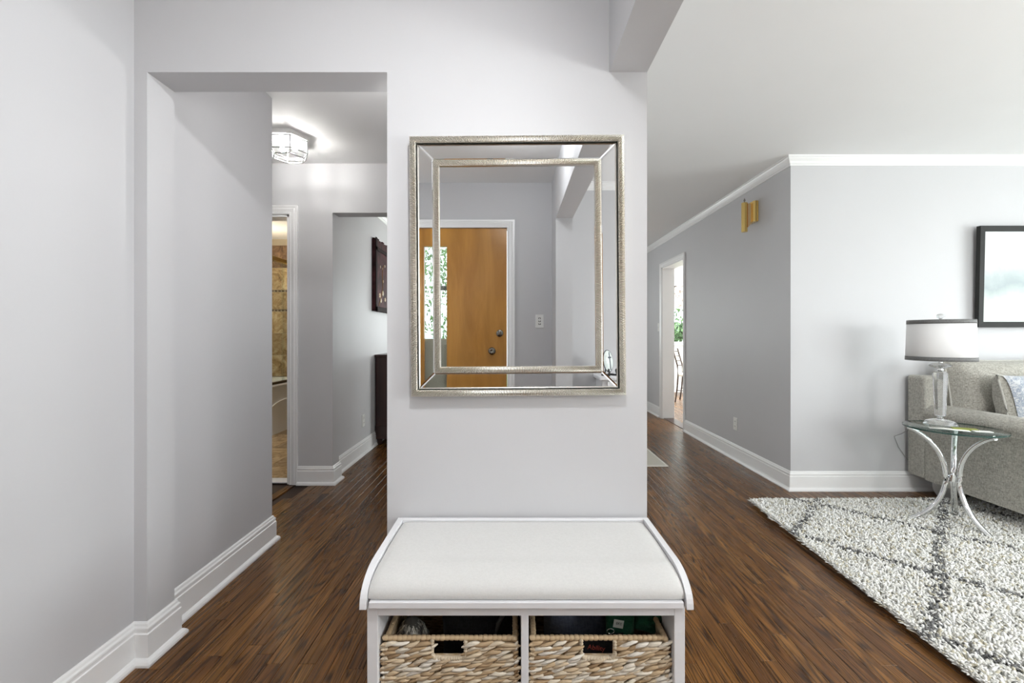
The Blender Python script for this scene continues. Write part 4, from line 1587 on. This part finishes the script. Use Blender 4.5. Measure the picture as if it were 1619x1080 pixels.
# ------------------------------------------------------------------ glass side table
TX, TY, TZ = 2.586, 2.600, 0.578
tb = thing('side_table', 'round glass side table on three curved chrome legs', 'table', (TX, TY, 0.012))
GL = mat('green_glass', (0.86, 0.95, 0.92), 0.0)
GL.node_tree.nodes['Principled BSDF'].inputs['Transmission Weight'].default_value = 1.0
GL.node_tree.nodes['Principled BSDF'].inputs['IOR'].default_value = 1.5
TG = thin_glass('table_glass', (0.86, 0.92, 0.895), 0.15)
top = MB().lathe([(0.001, TZ - 0.012), (0.2225, TZ - 0.012), (0.2265, TZ - 0.009), (0.2265, TZ - 0.005), (0.2245, TZ - 0.002), (0.001, TZ - 0.002)], 72)
top.build('glass_top', TG, tb)
MB().rings([[(0.227 * math.cos(2 * PI * j_ / 72), 0.227 * math.sin(2 * PI * j_ / 72), z_) for j_ in range(72)] for z_ in (TZ - 0.0115, TZ - 0.003)],
           True, False, True).build('glass_edge', mat('glass_edge_green', (0.03, 0.07, 0.06), 0.1), tb, fix=False)
for ang in (math.atan2(2.716 - 2.64, 2.463 - 2.625), math.atan2(2.439 - 2.64, 2.648 - 2.625), math.atan2(2.763 - 2.64, 2.763 - 2.625)):
    pts = []
    for i in range(29):
        a = R(-68 + 136 * i / 28)
        # a bow: far out at the floor and the top, close to the axis half-way up
        h_ = (math.sin(a) / math.sin(R(68)) + 1) / 2
        rr_ = 0.205 - 0.172 * (math.cos(a) - math.cos(R(68))) / (1 - math.cos(R(68)))
        pts.append((rr_ * math.cos(ang), rr_ * math.sin(ang), 0.006 + h_ * (TZ - 0.024)))
    lg = MB().tube(pts, 0.0150, 12, flat=0.8).build('leg', M['chrome'], tb)
    MB().lathe([(0.012, TZ - 0.020), (0.014, TZ - 0.012)], 14, 0.205 * math.cos(ang), 0.205 * math.sin(ang)).build('glass_pad', M['chrome'], lg)
MB().lathe([(0.022, 0.26), (0.022, 0.30)], 16).build('centre_joint', M['chrome'], tb)

# ------------------------------------------------------------------ table lamp
LX, LY = 2.553, 2.645
TT = 0.012 + TZ - 0.002
tl = thing('table_lamp', 'crystal column table lamp with white drum shade banded in grey', 'lamp', (LX, LY, TT))
CRY = mat('crystal', (0.97, 0.98, 0.985), 0.0)
CRY.node_tree.nodes['Principled BSDF'].inputs['Transmission Weight'].default_value = 0.9
CRY.node_tree.nodes['Principled BSDF'].inputs['IOR'].default_value = 1.46
MB().lathe([(0.001, 0.001), (0.070, 0.001), (0.080, 0.012), (0.066, 0.030), (0.036, 0.040), (0.012, 0.042)], 12, smooth=False).build('crystal_base', CRY, tl)
MB().lathe([(0.012, 0.042), (0.017, 0.046), (0.012, 0.052), (0.018, 0.060)], 20).build('lower_collar', M['chrome'], tl)
MB().lathe([(0.018, 0.060), (0.0265, 0.062), (0.037, 0.318), (0.030, 0.326), (0.012, 0.328)], 8, smooth=False, facet_rot=R(22)).build('crystal_column', CRY, tl)
MB().lathe([(0.012, 0.328), (0.016, 0.334), (0.011, 0.342)], 20).build('upper_collar', M['chrome'], tl)
MB().lathe([(0.012, 0.342), (0.050, 0.356), (0.054, 0.362), (0.040, 0.372), (0.014, 0.378)], 14, smooth=False).build('crystal_disc', CRY, tl)
MB().lathe([(0.010, 0.378), (0.010, 0.420), (0.016, 0.424), (0.016, 0.470), (0.006, 0.474), (0.003, 0.625)], 14).build('stem', M['chrome'], tl)
SHD = mat('white_shade', (0.90, 0.90, 0.90), 0.85)
n = NT(SHD)
n.bump(n.noise(n.coords((1, 1, 0.2)), 300, 2), 0.1, 0.002)
GRB = fabric('grey_satin_band', (0.13, 0.13, 0.128), (0.19, 0.19, 0.187), 300, 0.05, 0.5)
z0, z1 = 0.392, 0.632
rb, rt = 0.1585, 0.1515
def rz(z_):
    return rb + (rt - rb) * (z_ - z0) / (z1 - z0)
shade = MB().rings([[(rz(z_) * math.cos(2 * PI * j_ / 64), rz(z_) * math.sin(2 * PI * j_ / 64), z_) for j_ in range(64)] for z_ in (z0, (z0 + z1) / 2, z1)], True, False, True).build('lamp_shade', SHD, tl)
sm_ = shade.modifiers.new('solid', 'SOLIDIFY')
sm_.thickness = 0.002
for (za, zb, nm) in ((z0 - 0.001, z0 + 0.023, 'shade_band'), (z1 - 0.023, z1 + 0.001, 'shade_band')):
    bo = MB().rings([[((rz(z_) + 0.0015) * math.cos(2 * PI * j_ / 64), (rz(z_) + 0.0015) * math.sin(2 * PI * j_ / 64), z_) for j_ in range(64)] for z_ in (za, zb)], True, False, True).build(nm, GRB, shade)
    bo['label'] = 'grey satin band'
    sm2 = bo.modifiers.new('solid', 'SOLIDIFY')
    sm2.thickness = 0.001
sp_ = MB()
for k_ in range(3):
    a = R(120 * k_ + 20)
    sp_.tube([(0, 0, 0.622), (rt * math.cos(a), rt * math.sin(a), 0.626)], 0.0018, 6)
sp_.build('shade_spider', M['chrome'], tl)
MB().lathe([(0.004, 0.622), (0.004, 0.636), (0.008, 0.640), (0.019, 0.650), (0.021, 0.657), (0.014, 0.667), (0.002, 0.670)], 16).build('finial', CRY, tl)
# cord dropping to the wall
tag(MB().tube([(2.58, 2.72, 0.589), (2.62, 2.81, 0.589), (2.66, 2.90, 0.55), (2.72, 3.10, 0.44), (2.755, 3.20, 0.40), (2.80, 3.217, 0.32), (2.86, 3.217, 0.235), (2.93, 3.217, 0.16)], 0.002, 8).build('lamp_cord', mat('clear_cord', (0.35, 0.35, 0.34), 0.5)),
    'thin grey lamp cord hanging between side table and wall', 'cord')
# papers on the table
lf = thing('leaflet', 'white leaflet lying on the glass table below the lamp', 'paper', (2.507, 2.547, TT), (0, 0, R(-34)))
MB().rings([[(-0.085, -0.03, 0.0005), (-0.085, 0.03, 0.0005)], [(-0.03, -0.03, 0.003), (-0.03, 0.03, 0.003)], [(0.085, -0.03, 0.001), (0.085, 0.03, 0.001)]], False, False, True).build('sheet', mat('white_paper', (0.82, 0.82, 0.78), 0.7), lf, fix=False).modifiers.new('solid', 'SOLIDIFY').thickness = 0.0012
gp2 = thing('green_booklet', 'slim olive green booklet on the glass table beside the white leaflet', 'booklet', (2.586, 2.537, TT), (0, 0, R(-28)))
MB().box(-0.055, 0.055, -0.022, 0.022, 0.0005, 0.009).build('cover', mat('olive_cover', (0.26, 0.29, 0.05), 0.5), gp2, 0.001)
MB().box(-0.053, 0.056, -0.0215, 0.0215, 0.002, 0.0075).build('pages', mat('page_white', (0.8, 0.8, 0.75), 0.7), gp2)
nb = thing('small_note', 'small white folded note right of the olive booklet on the glass table', 'paper', (2.628, 2.478, TT), (0, 0, R(-20)))
MB().box(-0.04, 0.04, -0.018, 0.018, 0.0005, 0.005).build('sheet', mat('note_paper', (0.8, 0.8, 0.78), 0.7), nb, 0.001)

# ------------------------------------------------------------------ framed art above the sofa
AR = thing('framed_art', 'black framed misty abstract print above the sofa', 'picture', (3.345, DB - 0.010, 1.187), (R(1.2), 0, 0))
AW, AH, fw = 1.05, 0.727, 0.040
def mitre_frame(w, h, f, y0, y1, name, m, parent):
    mb = MB()
    for (p, q, ip, iq) in (((0, 0), (w, 0), (f, f), (w - f, f)), ((w, 0), (w, h), (w - f, f), (w - f, h - f)), ((w, h), (0, h), (w - f, h - f), (f, h - f)), ((0, h), (0, 0), (f, h - f), (f, f))):
        v8 = [(p[0], y1, p[1]), (q[0], y1, q[1]), (iq[0], y1, iq[1]), (ip[0], y1, ip[1]),
              (p[0], y0, p[1]), (q[0], y0, q[1]), (iq[0], y0 + 0.006, iq[1]), (ip[0], y0 + 0.006, ip[1])]
        mb.add(v8, [(0, 1, 2, 3), (4, 5, 6, 7), (0, 1, 5, 4), (1, 2, 6, 5), (2, 3, 7, 6), (3, 0, 4, 7)])
    return mb.build(name, m, parent)
mitre_frame(AW, AH, fw, -0.036, -0.006, 'frame', mat('black_frame', (0.03, 0.03, 0.029), 0.6, **{'Specular IOR Level': 0.2}), AR)
ART = mat('misty_print', (0.85, 0.87, 0.86), 0.35)
n = NT(ART)
tc = n.n('ShaderNodeTexCoord')
sx_ = n.n('ShaderNodeSeparateXYZ')
n.l(tc.outputs['Generated'], sx_.inputs[0])
nz_ = n.noise(n.coords((1, 1, 1.6)), 5.0, 7, 0.65, 0.6)
nb_ = n.noise(n.coords((1, 1, 1)), 2.2, 5, 0.6, 0.4)
hz = n.math('ADD', sx_.outputs[2], n.math('MULTIPLY', n.math('SUBTRACT', nb_, 0.5), 0.55))
band = n.ramp(hz, [(0.0, (0.56, 0.60, 0.55)), (0.24, (0.50, 0.55, 0.50)), (0.40, (0.27, 0.325, 0.335)), (0.52, (0.38, 0.425, 0.43)), (0.68, (0.66, 0.68, 0.67)), (1.0, (0.70, 0.72, 0.72))])
spk = n.ramp(nz_, [(0.40, (1.0, 1.0, 1.0)), (0.60, (0.82, 0.86, 0.88))])
n.base(n.mix(0.6, band, spk, 'MULTIPLY'))
MB().box(fw - 0.004, AW - fw + 0.004, -0.026, -0.018, fw - 0.004, AH - fw + 0.004).build('print', ART, AR)
MB().box(0.02, AW - 0.02, -0.006, 0.0, 0.02, AH - 0.02).build('backing_board', mat('backing_card', (0.45, 0.44, 0.40), 0.8), AR)

# ------------------------------------------------------------------ reflected: white chest and oval plaque
cs = thing('white_chest', 'white chest against the front wall, seen at the lower right of the mirror', 'chest', (1.1, -0.62, 0))
MB().box(-0.395, 0.40, -0.14, 0.13, 0.06, 0.775).build('carcass', M['white_wood'], cs, 0.003)
MB().box(-0.417, 0.42, -0.144, 0.15, 0.775, 0.80).build('top', M['white_wood'], cs, 0.004)
for i in range(3):
    z0_ = 0.09 + i * 0.228
    dw = MB().box(-0.355, 0.36, 0.13, 0.142, z0_, z0_ + 0.215).build('drawer', M['white_wood'], cs, 0.003)
    MB().tube([(-0.05, 0.142, z0_ + 0.11), (-0.05, 0.165, z0_ + 0.11), (0.05, 0.165, z0_ + 0.11), (0.05, 0.142, z0_ + 0.11)], 0.005, 8).build('handle', M['nickel'], dw)
for (sx, sy) in ((-1, -1), (1, -1), (-1, 1), (1, 1)):
    MB().box(0.37 * sx - 0.025, 0.37 * sx + 0.025, -0.005 + 0.11 * sy - 0.02, -0.005 + 0.11 * sy + 0.02, 0, 0.06).build('foot', M['white_wood'], cs, 0.002)

ov = thing('oval_plaque', 'oval glass plaque with a dark cross on a black easel on the white chest', 'plaque', (0.787, -0.60, 0.80), (0, 0, R(-38)))
# local +y is the front
disc = MB()
rg = []
for (s_, y_) in ((0.02, 0.004), (0.97, 0.004), (1.0, 0.0), (0.97, -0.004), (0.02, -0.004)):
    rg.append([(0.058 * s_ * math.cos(2 * PI * j_ / 40), y_, 0.105 + 0.088 * s_ * math.sin(2 * PI * j_ / 40)) for j_ in range(40)])
disc.rings(rg, True, True, True)
TI = Matrix.Translation((0, 0.0, 0.014)) @ Matrix.Rotation(R(8), 4, 'X')
disc.move(TI)
disc.build('oval_plate', mat('plaque_white', (0.74, 0.80, 0.77), 0.2), ov)
rim_ = MB().tube([(0.0585 * math.cos(a), 0, 0.105 + 0.0885 * math.sin(a)) for a in np.linspace(0, 2 * PI, 41)], 0.0045, 8, caps=False).move(TI)
rim_.build('plate_rim', mat('rim_slate', (0.08, 0.09, 0.10), 0.3), ov)
cx_ = MB().box(0.014, 0.022, 0.004, 0.0065, 0.03, 0.178).box(0.000, 0.036, 0.004, 0.0065, 0.128, 0.140)
cx_.move(TI).build('cross', mat('cross_slate', (0.05, 0.06, 0.09), 0.4), ov)
tx = MB()
for i in range(9):
    z_ = 0.145 - i * 0.011
    tx.box(-0.044, -0.006 - 0.006 * (i % 3), 0.004, 0.0046, z_, z_ + 0.0022)
tx.move(TI).build('print_lines', mat('plaque_ink', (0.30, 0.36, 0.38), 0.5), ov)
for sx in (-1, 1):
    MB().tube([(0.040 * sx, -0.045, 0.006), (0.040 * sx, 0.0, 0.008), (0.042 * sx, 0.034, 0.006), (0.043 * sx, 0.036, 0.03), (0.046 * sx, 0.030, 0.045), (0.050 * sx, 0.034, 0.056)], 0.0085, 8).build('easel_arm', M['black_iron'], ov)
MB().tube([(0, -0.05, 0.006), (0, -0.03, 0.10)], 0.005, 8).build('easel_strut', M['black_iron'], ov)
MB().tube([(-0.030, -0.040, 0.006), (0.030, -0.040, 0.006)], 0.005, 8).build('easel_bar', M['black_iron'], ov)

# ------------------------------------------------------------------ outside the front door and the kitchen window
GRASS = mat('lawn', (0.16, 0.26, 0.07), 0.9)
struct(MB().box(-8, 10, -14, -2.6, -0.30, -0.18).build('ground_front', GRASS), 'green lawn beyond the front door', 'lawn')
struct(MB().box(-3, 2, -2.6, YF - 0.12, -0.25, -0.10).build('ground_porch', mat('porch_concrete', (0.55, 0.52, 0.48), 0.8)), 'concrete porch outside the front door', 'porch')
struct(MB().box(-3, 2, -2.4, YF - 0.12, 2.46, 2.55).build('ceiling_porch', mat('porch_cream', (0.72, 0.66, 0.50), 0.6)), 'cream boarded porch ceiling above the front door', 'ceiling')
struct(MB().box(0, 9, 9.05, 20, -0.40, -0.2).build('ground_rear', GRASS), 'green back garden beyond the kitchen window', 'lawn')


def shrub(name, loc, rx, rz_, nleaf, col, label, seed):
    rs = np.random.default_rng(seed)
    b = thing(name, label, 'shrub' if 'shrub' in name else 'tree', loc)
    MB().tube([(0, 0, 0), (0.03, 0.02, rz_ * 0.7), (0.0, 0.05, rz_ * 1.3)], [0.06, 0.045, 0.02], 8).build('stem', mat('bark', (0.12, 0.09, 0.07), 0.9), b)
    mb = MB()
    for i in range(nleaf):
        d_ = rs.normal(0, 1, 3)
        d_ /= np.linalg.norm(d_)
        r_ = rs.uniform(0.35, 1.0) ** 0.5
        c_ = Vector((d_[0] * rx * r_, d_[1] * rx * r_, rz_ * 1.05 + d_[2] * rz_ * r_))
        e = Euler(rs.uniform(0, 6.28, 3)).to_matrix()
        ln, wd = rs.uniform(0.05, 0.09), rs.uniform(0.02, 0.035)
        mb.add([c_ + e @ Vector(p) for p in ((-ln, 0, 0), (0, -wd, 0.008), (ln, 0, 0), (0, wd, 0.008))], [(0, 1, 2, 3)])
    m = mat(name + '_leaf', col, 0.5)
    nn_ = NT(m)
    nn_.base(nn_.ramp(nn_.noise(nn_.coords(), 4, 2), [(0.3, tuple(c * 0.55 for c in col)), (0.7, tuple(min(1, c * 1.5) for c in col))]))
    fo_ = mb.build('foliage', m, b, fix=False)
    fo_['kind'] = 'stuff'


shrub('garden_shrub', (3.95, 10.6, -0.2), 0.75, 0.80, 2600, (0.05, 0.10, 0.035), 'dark green shrub low outside the kitchen window', 1)
shrub('garden_tree', (4.6, 14.0, -0.2), 1.5, 1.55, 2000, (0.14, 0.24, 0.07), 'lighter green tree behind the shrub outside the kitchen window', 2)
shrub('street_tree', (-2.6, -8.5, -0.2), 2.0, 1.9, 3200, (0.17, 0.26, 0.09), 'green tree seen through the lite of the front door', 3)
